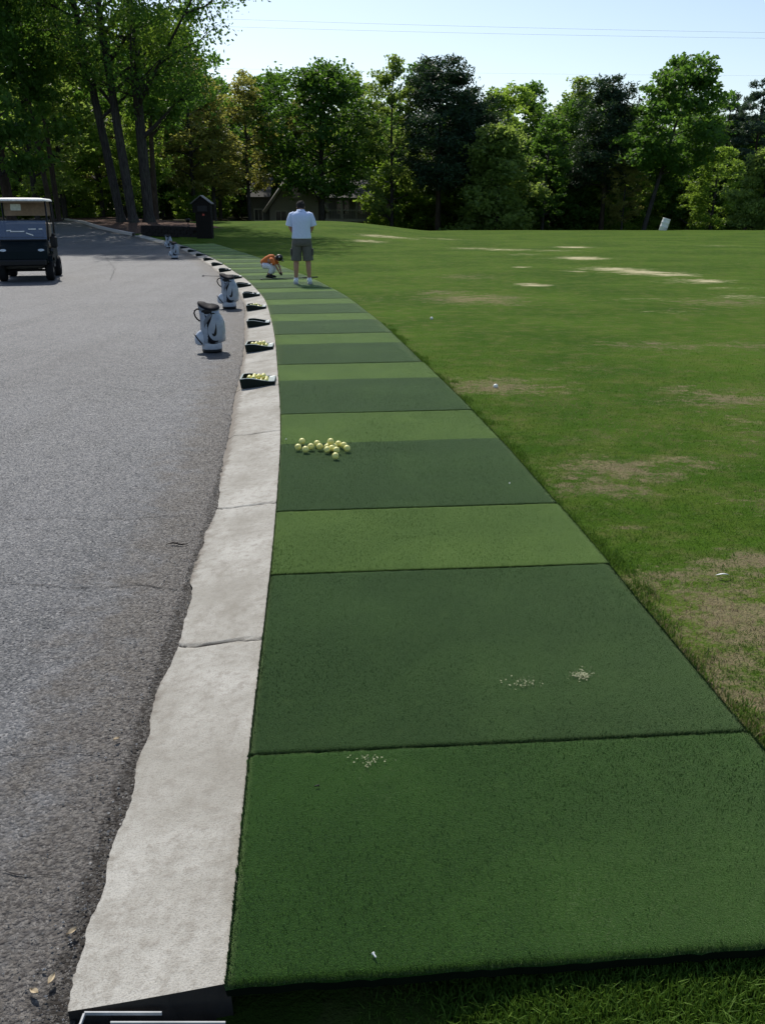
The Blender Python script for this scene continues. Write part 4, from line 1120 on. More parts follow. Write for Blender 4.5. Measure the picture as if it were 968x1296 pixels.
# ------------------------------------------------------------------ golf bags
def make_bag():
    root = empty('golf_bag', (0, 0, 0), 'x', 'golf bag')
    SEC = [(0, 0, .010, .106, .104), (0, 0, .03, .110, .108), (0, 0, .095, .113, .11), (.002, 0, .108, .120, .118), (.010, 0, .118, .134, .126), (.018, 0, .16, .142, .130), (.021, 0, .23, .143, .132),
           (.022, 0, .30, .138, .130), (.015, 0, .36, .132, .126), (.006, 0, .405, .122, .118), (-.006, 0, .435, .114, .112), (-.010, 0, .47, .113, .110)]
    zz_ = np.array([s[2] for s in SEC]); cc = np.array([s[0] for s in SEC]); rx_ = np.array([s[3] for s in SEC]); ry_ = np.array([s[4] for s in SEC])
    def fy(x, z, d=.0025):
        c, a, b = np.interp(z, zz_, cc), np.interp(z, zz_, rx_), np.interp(z, zz_, ry_)
        q = max(-.995, min(.995, (x - c) / a)); return -b * math.sqrt(1 - q * q) - d
    mb = MB(); mb.loft(SEC[3:], 48, pw=2.2); mb.build('bag_body', M['bagvinyl'], root)
    mb = MB(); mb.loft([(0, 0, .034, .1105, .1085), (0, 0, .04, .1155, .1135), (0, 0, .098, .117, .115), (.002, 0, .107, .117, .115)], 48, pw=2.2); mb.build('lower_band', M['bagpale'], root)
    mb = MB(); mb.loft([(0, 0, 0, .108, .106), (0, 0, .006, .112, .110), (0, 0, .034, .113, .111)], 48, pw=2.2); mb.build('foot', M['black'], root)
    # cuff: slants down to the right, higher at the back
    def cuff(levels, mat, name, cap=True):
        m_ = MB(); n = 48; v = []; f = []
        for (zc, rx, ry) in levels:
            for k_ in range(n):
                a_ = 2 * math.pi * k_ / n; x = rx * math.cos(a_); y = ry * math.sin(a_)
                t = ss(zc, .455, .515); v.append((-.010 + x, y, zc + float(t) * (-.22 * x + .16 * y + .012 * math.cos(2 * a_))))
        for i_ in range(len(levels) - 1):
            for k_ in range(n): j = (k_ + 1) % n; f.append((i_ * n + k_, i_ * n + j, (i_ + 1) * n + j, (i_ + 1) * n + k_))
        if cap: f.append(tuple(range((len(levels) - 1) * n, len(levels) * n)))
        m_.add(v, f, 0, True); return m_.build(name, mat, root)
    cuff([(.468, .112, .109), (.474, .118, .114), (.498, .121, .117), (.500, .119, .115)], M['baggrey'], 'cuff', False)
    cuff([(.500, .119, .115), (.505, .122, .118), (.516, .122, .118), (.528, .114, .110), (.536, .085, .08), (.539, .04, .04)], M['blackfab'], 'rim')
    for dx_, dy_ in ((-.045, .0), (.04, .0), (0, .0)):
        pass
        def px(u, w): return ((u - 335) / 1187, (1170 - w) / 1187)
    def band(pts_, name, mat, d=.0028, nsub=5):
        pp = [(*px(u, w), h_ * (1.15 if name == 'logo' else 1.7) / 1187) for u, w, h_ in pts_]; out = []
        for i_ in range(len(pp) - 1):
            p0 = pp[max(i_ - 1, 0)]; p1 = pp[i_]; p2 = pp[i_ + 1]; p3 = pp[min(i_ + 2, len(pp) - 1)]
            for k_ in range(nsub):
                t = k_ / nsub; out.append([.5 * (2 * p1[q] + (-p0[q] + p2[q]) * t + (2 * p0[q] - 5 * p1[q] + 4 * p2[q] - p3[q]) * t * t + (-p0[q] + 3 * p1[q] - 3 * p2[q] + p3[q]) * t ** 3) for q in range(3)])
        out.append(list(pp[-1])); v = []; f = []
        for i_, (x, z, hw) in enumerate(out):
            x1, z1 = out[min(i_ + 1, len(out) - 1)][:2]; x0_, z0_ = out[max(i_ - 1, 0)][:2]; l = math.hypot(x1 - x0_, z1 - z0_) + 1e-9; nx, nz = -(z1 - z0_) / l, (x1 - x0_) / l
            for q in (-1, -.33, .33, 1): xa, za = x + nx * hw * q, z + nz * hw * q; v.append((xa, fy(xa, za, d), za))
        m4 = len(v)
        v += [(a_, b_ + .0045, c_) for a_, b_, c_ in v]
        for i_ in range(len(out) - 1):
            for q in range(3): a_ = i_ * 4 + q; f.append((a_, a_ + 1, a_ + 5, a_ + 4))
            f.append((i_ * 4, i_ * 4 + 4, m4 + i_ * 4 + 4, m4 + i_ * 4)); f.append((i_ * 4 + 3, m4 + i_ * 4 + 3, m4 + i_ * 4 + 7, i_ * 4 + 7))
        m_ = MB(); m_.add(v, f, 0, True); return m_.build(name, mat, root)
    band([(352, 655, 9), (318, 730, 12), (280, 805, 15), (262, 880, 18), (275, 950, 20), (312, 1005, 21), (365, 1026, 15), (430, 1022, 11), (480, 1008, 9)], 'black_piping', M['blackfab'], .003)
    band([(405, 770, .5), (404, 815, 5), (399, 860, 10), (389, 905, 15), (374, 928, 16), (358, 920, 9), (345, 902, .5)], 'logo', M['black'], .0035)
    band([(345, 655, 14), (290, 720, 14), (250, 785, 13), (232, 840, 8)], 'sling_strap', M['baggrey'], .0055)
    band([(222, 628, 3), (250, 618, 12), (290, 616, 16), (330, 620, 12), (360, 630, 3)], 'cuff_pocket', M['black'], .0035 + .004)
    band([(272, 668, 6), (255, 700, 22), (235, 740, 20), (222, 790, 6)], 'side_panel', M['blackfab'], .0032)
    band([(225, 655, 3), (245, 647, 5), (340, 645, 5), (430, 650, 4)], 'cuff_piping', M['black'], .0035)
    # ball pocket bulging on the left, lit on its top
    pk = MB(); pk.loft([(-.108, -.035, .085, .055, .055), (-.118, -.035, .105, .068, .062), (-.124, -.035, .16, .067, .064), (-.120, -.035, .20, .058, .058), (-.106, -.033, .235, .038, .045), (-.09, -.03, .255, .012, .02)], 28, pw=2.6)
    pko = pk.build('pocket', M['bagpale'], root)
    z_ = MB(); z_.tube([(-.19, -.055, .215), (-.175, -.082, .19), (-.15, -.1005, .155), (-.125, -.103, .125), (-.105, -.100, .10)], .007, 8); z_.build('zip', M['black'], pko)
    pk = MB(); pk.loft([(.125, .02, .12, .030, .05), (.132, .02, .15, .032, .055), (.128, .02, .33, .030, .055), (.112, .02, .39, .022, .045), (.10, .02, .41, .008, .02)], 24, pw=2.6); pk.build('side_pocket', M['bagvinyl'], root)
    hd = MB(); hd.tube([(-.112, -.03, .482), (-.140, -.04, .486), (-.166, -.045, .47), (-.175, -.045, .44), (-.165, -.04, .405), (-.145, -.035, .375), (-.118, -.03, .35)], .0085, 8); hd.build('handle', M['blackfab'], root)
    return root
bag = make_bag()
BG = [(267, 446.5, 0, 1.0, 'nearest white and grey golf bag standing on the asphalt left of the ball trays'),
      (289.5, 391, .0, 1.0, 'second golf bag from the camera, a dark stick lying on the asphalt behind it'),
      (220.5, 327.5, .05, 1.0, 'small far golf bag at the edge of the tree shade, second from the far end'),
      (213.5, 314, .1, .98, 'farthest golf bag, in the tree shade near the low wall')]
for i, (px_, py_, rz, sc, lb) in enumerate(BG):
    o = bag if i == 0 else copy_tree(bag)
    p = P(px_, py_, .005); o.location = (p.x, p.y + .10, p.z); 
    o.rotation_euler = (0, 0, rz + math.atan2(-p.x, p.y) * 1.0); o.scale = (sc,) * 3
    tag(o, lb, 'golf bag', 'golf bags standing along the kerb')

# ------------------------------------------------------------------ ball trays
def make_tray():
    root = empty('ball_tray', (0, 0, 0), 'x', 'ball tray')
    w, d = .31, .28; hl, hr = .085, .030
    def hz(x): t = (x + w / 2) / w; return hl + (hr - hl) * ss(t, .15, 1.0) * 1.0
    xs_ = np.linspace(-w / 2, w / 2, 13)
    def ringpts(inset, drop=0.0, floor=False):
        W2, D2 = w / 2 - inset, d / 2 - inset; pts_ = []
        for t in np.linspace(-1, 1, 13)[:-1]: pts_.append((W2 * t, -D2))
        for t in np.linspace(-1, 1, 9)[:-1]: pts_.append((W2, D2 * t))
        for t in np.linspace(1, -1, 13)[:-1]: pts_.append((W2 * t, D2))
        for t in np.linspace(1, -1, 9)[:-1]: pts_.append((-W2, D2 * t))
        return pts_
    def lay(rings, mat, name):
        v = []; f = []; n = None
        for pts_, zf in rings:
            n = len(pts_); v += [(x, y, float(zf(x, y))) for x, y in pts_]
        for i_ in range(len(rings) - 1):
            for k_ in range(n): j = (k_ + 1) % n; f.append((i_ * n + k_, i_ * n + j, (i_ + 1) * n + j, (i_ + 1) * n + k_))
        if name == 'basin': f.append(tuple(range((len(rings) - 1) * n, len(rings) * n)))
        m_ = MB(); m_.add(v, f); return m_.build(name, mat, root)
    lay([(ringpts(.002), lambda x, y: .001), (ringpts(0), lambda x, y: hz(x) - .006), (ringpts(.001), lambda x, y: hz(x) - .001)], M['tray'], 'side_wall')
    def rp2():
        out = []
        for (x, y) in ringpts(.018): out.append((x if x < w / 2 - .03 else x - .045 * 1, y))
        return out
    lay([(ringpts(.001), lambda x, y: hz(x) - .001), (ringpts(.004), lambda x, y: hz(x) + .002), (rp2(), lambda x, y: hz(x) + .002 - (.010 if x > w / 2 - .08 else 0))], M['trayrim'], 'rim')
    lay([(rp2(), lambda x, y: hz(x) + .0015 - (.010 if x > w / 2 - .08 else 0)), ([(x * .93 - .004, y * .93) for x, y in rp2()], lambda x, y: .012)], M['tray'], 'basin')
    return root
tray = make_tray()
TR = [(329, 484, 34, 'nearest dark green ball tray on the kerb, heaped with yellow balls'),
      (331, 440.5, 32, 'second ball tray from the camera, filled with a long heap of yellow balls'),
      (329.5, 410, 4, 'third ball tray from the camera, nearly empty with a few balls at its left end'),
      (325, 390, 16, 'fourth ball tray from the camera, half full, right of the second golf bag'),
      (319.5, 374, 8, 'fifth ball tray from the camera, a few pale balls in it'),
      (308, 361.5, 2, 'sixth ball tray, half hidden by the top of the second golf bag'),
      (296, 351.5, 0, 'seventh ball tray, just behind the second golf bag'),
      (281.5, 342.5, 6, 'eighth ball tray, left of the crouching child'),
      (271, 335, 6, 'ninth ball tray, last but three before the shade'),
      (261.5, 328.5, 0, 'tenth ball tray, at the edge of the tree shade'),
      (255.5, 323, 0, 'eleventh ball tray, first one inside the tree shade'),
      (247.5, 318, 0, 'twelfth ball tray, second one inside the tree shade'),
      (240, 313.5, 0, 'farthest ball tray, deep in the tree shade right of the farthest bags')]
def make_ball(mat, name='range_ball'):
    mb_ = MB(); mb_.ball((0, 0, 0), .0214, 22); o_ = mb_.build(name, mat); return o_
balls = []
yb = make_ball(M['ball']); wb = make_ball(M['whiteball'])
used_y = [False]; used_w = [False]
def ball(x, y, z, label, group, white=False):
    src, fl = (wb, used_w) if white else (yb, used_y)
    if not fl[0]: o_ = src; fl[0] = True
    else: o_ = src.copy(); COL.objects.link(o_)
    o_.location = (x, y, z); o_.rotation_euler = (random.random() * 6, random.random() * 6, 0)
    for k_ in ('group',):
        if k_ in o_: del o_[k_]
    tag(o_, label, 'golf ball', group); return o_
ordn = ['nearest', 'second', 'third', 'fourth', 'fifth', 'sixth', 'seventh', 'eighth', 'ninth']
random.seed(4)
for i, (px_, py_, nb_, lb) in enumerate(TR):
    o = tray if i == 0 else copy_tree(tray)
    p = P(px_, py_, .045)
    # sit it across the kerb, following the kerb's direction
    s = s_of_y(p.y); t = tang(np.array([s]))[0]; c = off(np.array([s]), np.array([-.175]))[0]
    rz = math.atan2(t[1], t[0]) - math.pi / 2
    if i < 8: rz *= .55
    tilt = -math.atan2(.042, .355)
    o.location = (c[0], c[1], float(terr(*c)) + .038); o.rotation_euler = (0, tilt, rz)
    tag(o, lb, 'ball tray', 'ball trays set along the kerb')
    bpy.context.view_layer.update()
    Mx = Matrix.Translation(o.location) @ o.rotation_euler.to_matrix().to_4x4()
    slots = []
    for layer in range(3):
        z = .012 + .0214 + layer * .033
        for iy in range(5 - layer):
            for ix in range(5 - layer + 1):
                x = -.122 + .0436 * (ix + layer * .5 + (iy % 2) * .0) + .0214; y = -.1 + .0455 * (iy + layer * .5) + .01
                if x > .105: continue
                slots.append((layer, x, y, z))
    base = [q for q in slots if q[0] == 0]; l1 = [q for q in slots if q[0] == 1]
    cxm = (-.02, 0.0)
    base.sort(key=lambda q: ((q[1] + .02) / 1.3) ** 2 + q[2] ** 2 + random.uniform(0, .001)); l1.sort(key=lambda q: ((q[1] + .02) / 1.3) ** 2 + q[2] ** 2)
    nbase = min(len(base), nb_ if nb_ < 14 else int(nb_ * .72)); picks = base[:nbase] + l1[:nb_ - nbase]
    if nb_ == 4: picks = [q for q in sorted(base, key=lambda q: (q[1], -q[2]))][:4]
    for j, (ly, x, y, z) in enumerate(picks):
        w_ = Mx @ Vector((x + random.uniform(-.0008, .0008), y + random.uniform(-.0008, .0008), z))
        wt = i in (4, 5, 7, 8, 2) and True
        ball(w_.x, w_.y, w_.z, ('white' if wt else 'yellow') + ' range ball lying in the %s ball tray from the camera' % ordn[i], 'balls in the %s tray' % ordn[i], wt)

# loose pile on the mat
PL = [(287, 182), (243, 247), (325, 272), (385, 242), (453, 207), (482, 242), (597, 212), (568, 245), (570, 275), (640, 240), (668, 282), (690, 212), (750, 227), (785, 262), (657, 346), (612, 262)]
pos = []
for u, w in PL:
    p = P(350 + u / 8.8, 540 + (w + 22) / 8.8, MAT_TOP); pos.append([p.x, p.y])
pos = np.array(pos)
for it in range(200):
    for a_ in range(len(pos)):
        for b_ in range(a_):
            dlt = pos[a_] - pos[b_]; dl = np.linalg.norm(dlt)
            if dl < .0434: q = dlt / (dl + 1e-9) * (.0434 - dl) / 2; pos[a_] += q; pos[b_] -= q
SPECIAL = {0: 'yellow ball standing apart at the far left of the loose heap, farthest back', 1: 'leftmost yellow ball of the loose ones on the mat', 2: 'third yellow ball from the left on the mat, in front of its neighbours',
           3: 'yellow ball between the left trio and the middle pair on the mat', 4: 'rear ball of the middle pair on the mat', 5: 'front ball of the middle pair on the mat', 13: 'rightmost yellow ball of the loose ones on the mat', 14: 'yellow ball lying closest to the camera, in front of the heap',
           12: 'yellow ball touching the rightmost one from behind', 11: 'yellow ball at the back right of the heap'}
for j, (x, y) in enumerate(pos):
    ball(x, y, MAT_TOP + .026, SPECIAL.get(j, 'yellow ball packed in the middle of the heap on the dark mat'), 'loose yellow balls on the fourth mat')
c = pos[[6, 7, 9, 15]].mean(0); ball(c[0], c[1], MAT_TOP + .026 + .033, 'yellow ball resting on top of the others in the heap', 'loose yellow balls on the fourth mat')
for px_, py_, lb in ((546, 403, 'lone white ball on the grass right of the third bag of mats'), (627, 487, 'white ball in the nearest brown bare patch by the mats'), (1, 0, '')):
    if py_: 
        p = P(px_, py_, .05); ball(p.x, p.y, lawn_at(p.x, p.y) + .018, lb.replace('third bag of mats', 'mats, in mid distance'), 'stray balls on the lawn', True)

# ------------------------------------------------------------------ small litter
p = P(915, 728, .05); mb = MB()
fp = [Vector((p.x - .03 + .06 * t / 8, p.y - .012 * math.sin(t / 8 * 3) + .012, .045 + .012 * math.sin(t / 8 * 3.1))) for t in range(9)]
mb.tube(fp, [.001, .004, .006, .0065, .0065, .006, .005, .003, .001], 8, squash=.3); o = mb.build('feather', M['whiteplastic']); tag(o, 'small curved white feather lying on the dry grass near the right edge', 'feather')
def tee(px_, py_, ang, mat, lb):
    p = P(px_, py_, MAT_TOP + .008); q = Vector((math.cos(ang), math.sin(ang), 0)); mb_ = MB()
    mb_.tube([p, p + q * .002, p + q * .010, p + q * .012, p + q * .013], [.0008, .0018, .002, .0032, .004], 8); o_ = mb_.build('golf_tee', mat); tag(o_, lb, 'golf tee')
tee(398, 995, .3, M['black'], 'dark broken tee on the nearest mat'); tee(644, 612, 1.2, M['whiteplastic'], 'white broken tee on the dark mat right of the ball heap'); tee(476, 1212, 2.1, M['whiteplastic'], 'white broken tee near the front edge of the nearest mat'); tee(361, 556, 1.0, M['whiteplastic'], 'pale tee just behind the leftmost balls')
p = P(222, 689, .006); mb = MB(); mb.tube([(p.x - .045, p.y, .006), (p.x - .01, p.y + .008, .012), (p.x + .03, p.y - .004, .007), (p.x + .06, p.y + .012, .006)], [.002, .004, .004, .0015], 6); mb.tube([(p.x, p.y + .004, .01), (p.x + .018, p.y + .035, .008)], [.003, .001], 6)
o = mb.build('twig', M['bark2']); tag(o, 'short brown twig lying on the asphalt near the kerb', 'twig')
# little leaves and debris at the near corner
r = random.Random(8)
for j, (px_, py_, lb) in enumerate(((66, 1240, 'pale dry leaf on the asphalt at the bottom left corner'), (44, 1256, 'curled pale leaf lowest in the bottom left corner'), (92, 1180, 'small dry leaf beside the kerb near the bottom'), (148, 936, 'dry leaf on the crumbling asphalt beside the second kerb slab'))):
    p = P(px_, py_, .008); a_ = r.uniform(0, 6); mb = MB(); v = []
    for t in range(7):
        u = t / 6; wv = .006 * math.sin(math.pi * u) + .0005
        for q in (-1, 0, 1): v.append((p.x + math.cos(a_) * (u - .5) * .026 - math.sin(a_) * wv * q, p.y + math.sin(a_) * (u - .5) * .026 + math.cos(a_) * wv * q, p.z + .004 * abs(q) + .004 * u))
    v2 = [(a1, b1, c1 - .0008) for a1, b1, c1 in v]
    f = []
    for t in range(6):
        for q in range(2): k_ = t * 3 + q; f.append((k_, k_ + 1, k_ + 4, k_ + 3)); f.append((21 + k_, 21 + k_ + 3, 21 + k_ + 4, 21 + k_ + 1))
    mb.add(v + v2, f); o = mb.build('dry_leaf', simple('dry_leaf%d' % j, (.42, .34, .22), .8)); tag(o, lb, 'leaf', 'dry leaves at the kerb')

# storm drain at the bottom edge
p = P(250, 1283, .015)
dr = empty('storm_drain', (p.x, p.y, .012), 'pale metal drain frame with a dark opening at the foot of the kerb end', 'drain')
mb = MB(); w, d = .46, .20
mb.box((-.15, .0, .004), (w * .34, .003, .008)); mb.box((-.055, -.019, .0), (w * .50, .003, .008)); mb.box((-w / 2 + .002, -d / 2 - .003, .004), (.004, d, .008)); mb.build('frame', simple('worn_steel', (.42, .43, .43), .6, .3), dr)
mb = MB(); mb.box((0, -d / 2 - .01, -.02), (w - .03, d - .03, .01))
mb.build('opening', simple('drain_pit_shade', (.012, .012, .012), .95), dr)  # flat plate, the darkness of the pit painted on it
mb = MB()
for i in range(8): mb.box((-w / 2 + .05 + i * .052, -d / 2 - .025, -.006), (.014, d - .06, .012))
mb.build('grate', M['dash'], dr)
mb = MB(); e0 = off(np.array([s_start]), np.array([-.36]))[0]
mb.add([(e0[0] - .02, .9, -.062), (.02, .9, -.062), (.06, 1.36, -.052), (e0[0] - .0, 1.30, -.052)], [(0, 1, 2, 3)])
o = mb.build('drain_hollow', simple('shade_dark_soil', (.014, .012, .009), .95)); tag(o, kind='structure')  # soil sheet near black, the shadowed gap painted into its colour

# ------------------------------------------------------------------ clubs
def club(name, a, b, lb, par=None, headend=0):
    root = empty(name, tuple(a), lb, 'golf club'); v = b - a; mb_ = MB()
    mb_.tube([(0, 0, 0), v * .72], .0065, 8); mb_.build('shaft', M['steel' if headend == 2 else 'dash'], root)
    mb_ = MB(); mb_.tube([v * .72, v * .75, v], [.009, .012, .015], 10); mb_.build('grip', M['black'], root)
    u = v.normalized(); mb_ = MB(); mb_.loft([(-.01, -.02, -.012, .02, .030), (-.01, -.02, .004, .026, .042), (-.006, -.016, .016, .018, .034)], 16); mb_.build('club_head', M['dash'], root)
    return root
club('golf_club', P(332, 353.2, MAT_TOP + .02), P(402, 350.6, MAT_TOP + .02), 'dark golf club lying across the mat at the feet of the child')
club('golf_club', P(258, 349, .02), P(290, 349.6, .02), 'short dark stick lying on the asphalt behind the second golf bag')  # thin dark line across the road, built as a stick

# ------------------------------------------------------------------ people
def skin_mesh(name, J, E, mat, extra=None, sub=2):
    me = bpy.data.meshes.new(name); me.from_pydata([j[0] for j in J], E, [])
    ob = bpy.data.objects.new(name, me); COL.objects.link(ob)
    sk_ = ob.modifiers.new('s', 'SKIN'); sk_.use_smooth_shade = True; sb = ob.modifiers.new('d', 'SUBSURF'); sb.levels = sub; sb.render_levels = sub
    if not me.skin_vertices: me.skin_vertices.new(name='')
    for i_, j in enumerate(J):
        r_ = j[1]; me.skin_vertices[0].data[i_].radius = (r_, r_) if not isinstance(r_, tuple) else r_
    me.skin_vertices[0].data[0].use_root = True
    bpy.context.view_layer.update()
    dg = bpy.context.evaluated_depsgraph_get(); m2 = bpy.data.meshes.new_from_object(ob.evaluated_get(dg)); bpy.data.objects.remove(ob)
    mb_ = MB(); mb_.add([tuple(v.co) for v in m2.vertices], [tuple(q.vertices) for q in m2.polygons], 0, True)
    if extra: extra(mb_)
    bpy.data.meshes.remove(m2)
    return mb_
def fingers(mb_, w, d, n_, s=1.0, side=1):
    """w wrist-end of palm, d pointing direction, n_ palm normal (towards grip)"""
    d = d.normalized(); n_ = (n_ - d * n_.dot(d)).normalized(); x = d.cross(n_)
    mb_.tube([w, w + d * .03 * s, w + d * .075 * s], [.022 * s, .034 * s, .032 * s], 10, squash=.5, up=n_)
    for k_, (o_, l_) in enumerate(((-1.5, .9), (-.5, 1.05), (.5, 1.0), (1.5, .78))):
        a0 = w + d * .07 * s + x * o_ * .017 * s; a1 = a0 + (d * .8 + n_ * .5) * .032 * l_ * s; a2 = a1 + (d * .1 + n_ * 1.0) * .026 * l_ * s; a3 = a2 + (d * -.7 + n_ * .6) * .02 * l_ * s
        mb_.tube([a0, a1, a2, a3], [.0095 * s, .009 * s, .0082 * s, .0065 * s], 7)
    b0 = w + d * .02 * s + x * side * .026 * s; b1 = b0 + (d * .6 + x * side * .6 + n_ * .4) * .035 * s; b2 = b1 + (d * .6 + n_ * .8 - x * side * .2) * .028 * s
    mb_.tube([b0, b1, b2], [.012 * s, .0105 * s, .008 * s], 7)
def head_bits(mb_, c, fwd, up, s):
    rt = fwd.cross(up)
    for q in (-1, 1):
        mb_.ball(c + rt * q * .078 * s - up * .005 * s, .03 * s, 10, 0, (.35, .7, 1.0))
    mb_.ball(c + fwd * .102 * s - up * .012 * s, .017 * s, 8, 0, (.9, .9, 1.3))
    mb_.tube([c + fwd * .095 * s - up * .052 * s - rt * .022 * s, c + fwd * .102 * s - up * .05 * s, c + fwd * .095 * s - up * .052 * s + rt * .022 * s], .006 * s, 6)
mp = P(383.5, 359.5, MAT_TOP)
man = empty('person', (mp.x, mp.y, mp.z), 'man standing with his back turned, pale polo, grey shorts, white sneakers, head bowed', 'person', rz=math.atan2(-mp.x, mp.y) * .9); man.scale = (.985,) * 3
V3 = Vector
J = [((0, 0, .94), .115), ((0, -.005, 1.12), .12), ((0, -.01, 1.32), .13), ((0, .01, 1.435), .075), ((0, .05, 1.48), .053), ((0, .10, 1.52), .072), ((0, .145, 1.575), .088), ((0, .17, 1.62), .062),
     ((-.165, .0, 1.40), .062), ((-.235, .04, 1.15), .044), ((-.125, .225, .985), .029), ((.165, .0, 1.40), .062), ((.235, .04, 1.15), .044), ((.125, .225, .985), .029),
     ((-.10, 0, .86), .105), ((-.125, .025, .50), .062), ((-.132, -.015, .35), .060), ((-.14, -.02, .10), .038), ((-.155, .06, .04), .036), ((-.165, .14, .03), .028),
     ((.10, 0, .86), .105), ((.125, .025, .50), .062), ((.132, -.015, .35), .060), ((.14, -.02, .10), .038), ((.155, .06, .04), .036), ((.165, .14, .03), .028)]
E = [(0, 1), (1, 2), (2, 3), (3, 4), (4, 5), (5, 6), (6, 7), (2, 8), (8, 9), (9, 10), (2, 11), (11, 12), (12, 13), (0, 14), (14, 15), (15, 16), (16, 17), (17, 18), (18, 19), (0, 20), (20, 21), (21, 22), (22, 23), (23, 24), (24, 25)]
def ex(mb_):
    fingers(mb_, V3((-.115, .235, .975)), V3((.55, .35, -.5)), V3((.4, .3, .7)), 1, -1); fingers(mb_, V3((.115, .235, .975)), V3((-.55, .35, -.42)), V3((-.4, .3, .7)), 1, 1)
    head_bits(mb_, V3((0, .14, 1.565)), V3((0, .8, -.6)).normalized(), V3((0, .6, .8)).normalized(), 1)
skin_mesh('b', J, E, None, ex).build('body', M['skin'], man)
mb = MB()
mb.loft([(0, -.005, .93, .203, .142), (0, -.005, .95, .205, .144), (0, -.008, 1.05, .192, .136), (0, -.012, 1.15, .190, .138), (0, -.015, 1.27, .205, .148), (0, -.012, 1.37, .215, .142), (0, -.005, 1.42, .20, .118), (0, .005, 1.455, .145, .092), (0, .012, 1.475, .085, .075), (0, .015, 1.485, .075, .07)], 36, pw=2.4)
for q in (-1, 1):
    mb.tube([(q * .13, 0, 1.405), (q * .185, .0, 1.385), (q * .222, .012, 1.30), (q * .245, .028, 1.20), (q * .248, .030, 1.185)], [.075, .082, .080, .084, .084], 18, squash=.95)
sh = mb.build('polo_shirt', M['polo'], man)
mb = MB(); mb.loft([(0, .015, 1.468, .082, .078), (0, .026, 1.508, .070, .068), (0, .024, 1.510, .076, .074), (0, .012, 1.472, .092, .088)], 24, cap0=False, cap1=False); mb.build('collar', M['polo'], sh)
mb = MB()
mb.loft([(0, 0, .975, .185, .128), (0, 0, .93, .195, .138), (0, -.004, .87, .205, .145), (0, -.004, .80, .208, .142), (0, 0, .775, .20, .125)], 36, pw=2.5)
for q in (-1, 1): mb.tube([(q * .098, 0, .86), (q * .104, .0, .76), (q * .118, .008, .62), (q * .126, .012, .50), (q * .127, .012, .482)], [.108, .112, .108, .112, .112], 20)
so = mb.build('shorts', M['shorts'], man)
for q in (-1, 1):
    mb = MB(); mb.box((q * .232, .0, .66), (.025, .11, .14), bev=.008); mb.build('cargo_pocket', M['shorts'], so)
for q in (-1, 1):
    mb = MB(); a_ = q * .14
    mb.tube([(a_, -.07, .055), (a_, -.045, .062), (a_ + q * .004, 0, .062), (a_ + q * .012, .08, .05), (a_ + q * .02, .15, .04), (a_ + q * .022, .19, .034), (a_ + q * .023, .205, .032)], [.022, .042, .05, .05, .046, .034, .012], 16, squash=.85, up=(0, 0, 1))
    mb.tube([(a_, -.02, .06), (a_, -.02, .105)], [.05, .047], 14)
    s_ = mb.build('sneaker', M['shoe'], man)
    mb = MB(); poly = [(-.04, -.085), (.04, -.085), (.046, 0), (.06, .1), (.052, .19), (.02, .215), (-.03, .2), (-.045, .1), (-.044, 0)]
    n_ = len(poly); v = [(a_ + q * x, y, .002) for x, y in poly] + [(a_ + q * x, y, .024) for x, y in poly]
    mb.add(v, [tuple(range(n_)), tuple(range(2 * n_ - 1, n_ - 1, -1))] + [(i_, (i_ + 1) % n_, (i_ + 1) % n_ + n_, i_ + n_) for i_ in range(n_)]); mb.build('sole', M['sole'], s_)
    mb = MB(); mb.tube([(a_, -.02, .08), (a_, -.02, .135)], [.043, .043], 14); mb.build('sock', M['whitecloth'], man)
mb = MB(); mb.ball((0, .135, 1.588), .100, 20, 0, (.90, 1.03, .92)); mb.ball((0, .085, 1.545), .070, 16, 0, (1, .8, .9))
rr2 = random.Random(2)
for j in range(60):
    th = rr2.uniform(0, 6.28); ph = rr2.uniform(0, 1.7); dv_ = V3((math.sin(ph) * math.cos(th), math.sin(ph) * math.sin(th), math.cos(ph))); c_ = V3((0, .135, 1.588)) + V3((dv_.x * .088, dv_.y * .1, dv_.z * .09))
    mb.tube([c_, c_ + dv_ * .012 + V3((rr2.uniform(-.02, .02), rr2.uniform(-.02, .02), -.008))], [.011, .003], 5)
mb.build('hair', M['hair'], man)

cp = P(341, 352.5, MAT_TOP)
kid = empty('person', (cp.x, cp.y + .12, cp.z), 'small child in orange shirt and black cap crouching left of the man', 'person', rz=-.15)
J = [((-.13, 0, .30), .078), ((-.06, 0, .375), .08), ((.05, 0, .425), .082), ((.125, 0, .445), .045), ((.165, 0, .445), .036), ((.205, 0, .440), .060), ((.245, 0, .43), .070), ((.275, 0, .41), .045),
     ((.09, -.10, .41), .036), ((.18, -.12, .28), .026), ((.235, -.06, .15), .019), ((.09, .10, .41), .036), ((.19, .12, .28), .026), ((.25, .06, .15), .019),
     ((-.12, -.065, .275), .068), ((.075, -.095, .245), .042), ((.02, -.095, .15), .036), ((-.02, -.09, .065), .026), ((.05, -.095, .03), .024),
     ((-.12, .065, .275), .068), ((.095, .095, .245), .042), ((.04, .095, .15), .036), ((.0, .09, .065), .026), ((.07, .095, .03), .024)]
E = [(0, 1), (1, 2), (2, 3), (3, 4), (4, 5), (5, 6), (6, 7), (2, 8), (8, 9), (9, 10), (2, 11), (11, 12), (12, 13), (0, 14), (14, 15), (15, 16), (16, 17), (17, 18), (0, 19), (19, 20), (20, 21), (21, 22), (22, 23)]
def ex2(mb_):
    fingers(mb_, V3((.238, -.055, .145)), V3((.25, .25, -.95)), V3((.3, .8, 0)), .62, 1); fingers(mb_, V3((.253, .055, .145)), V3((.2, -.25, -.95)), V3((.3, -.8, 0)), .62, -1)
    head_bits(mb_, V3((.235, 0, .43)), V3((.75, 0, -.66)).normalized(), V3((.66, 0, .75)).normalized(), .78)
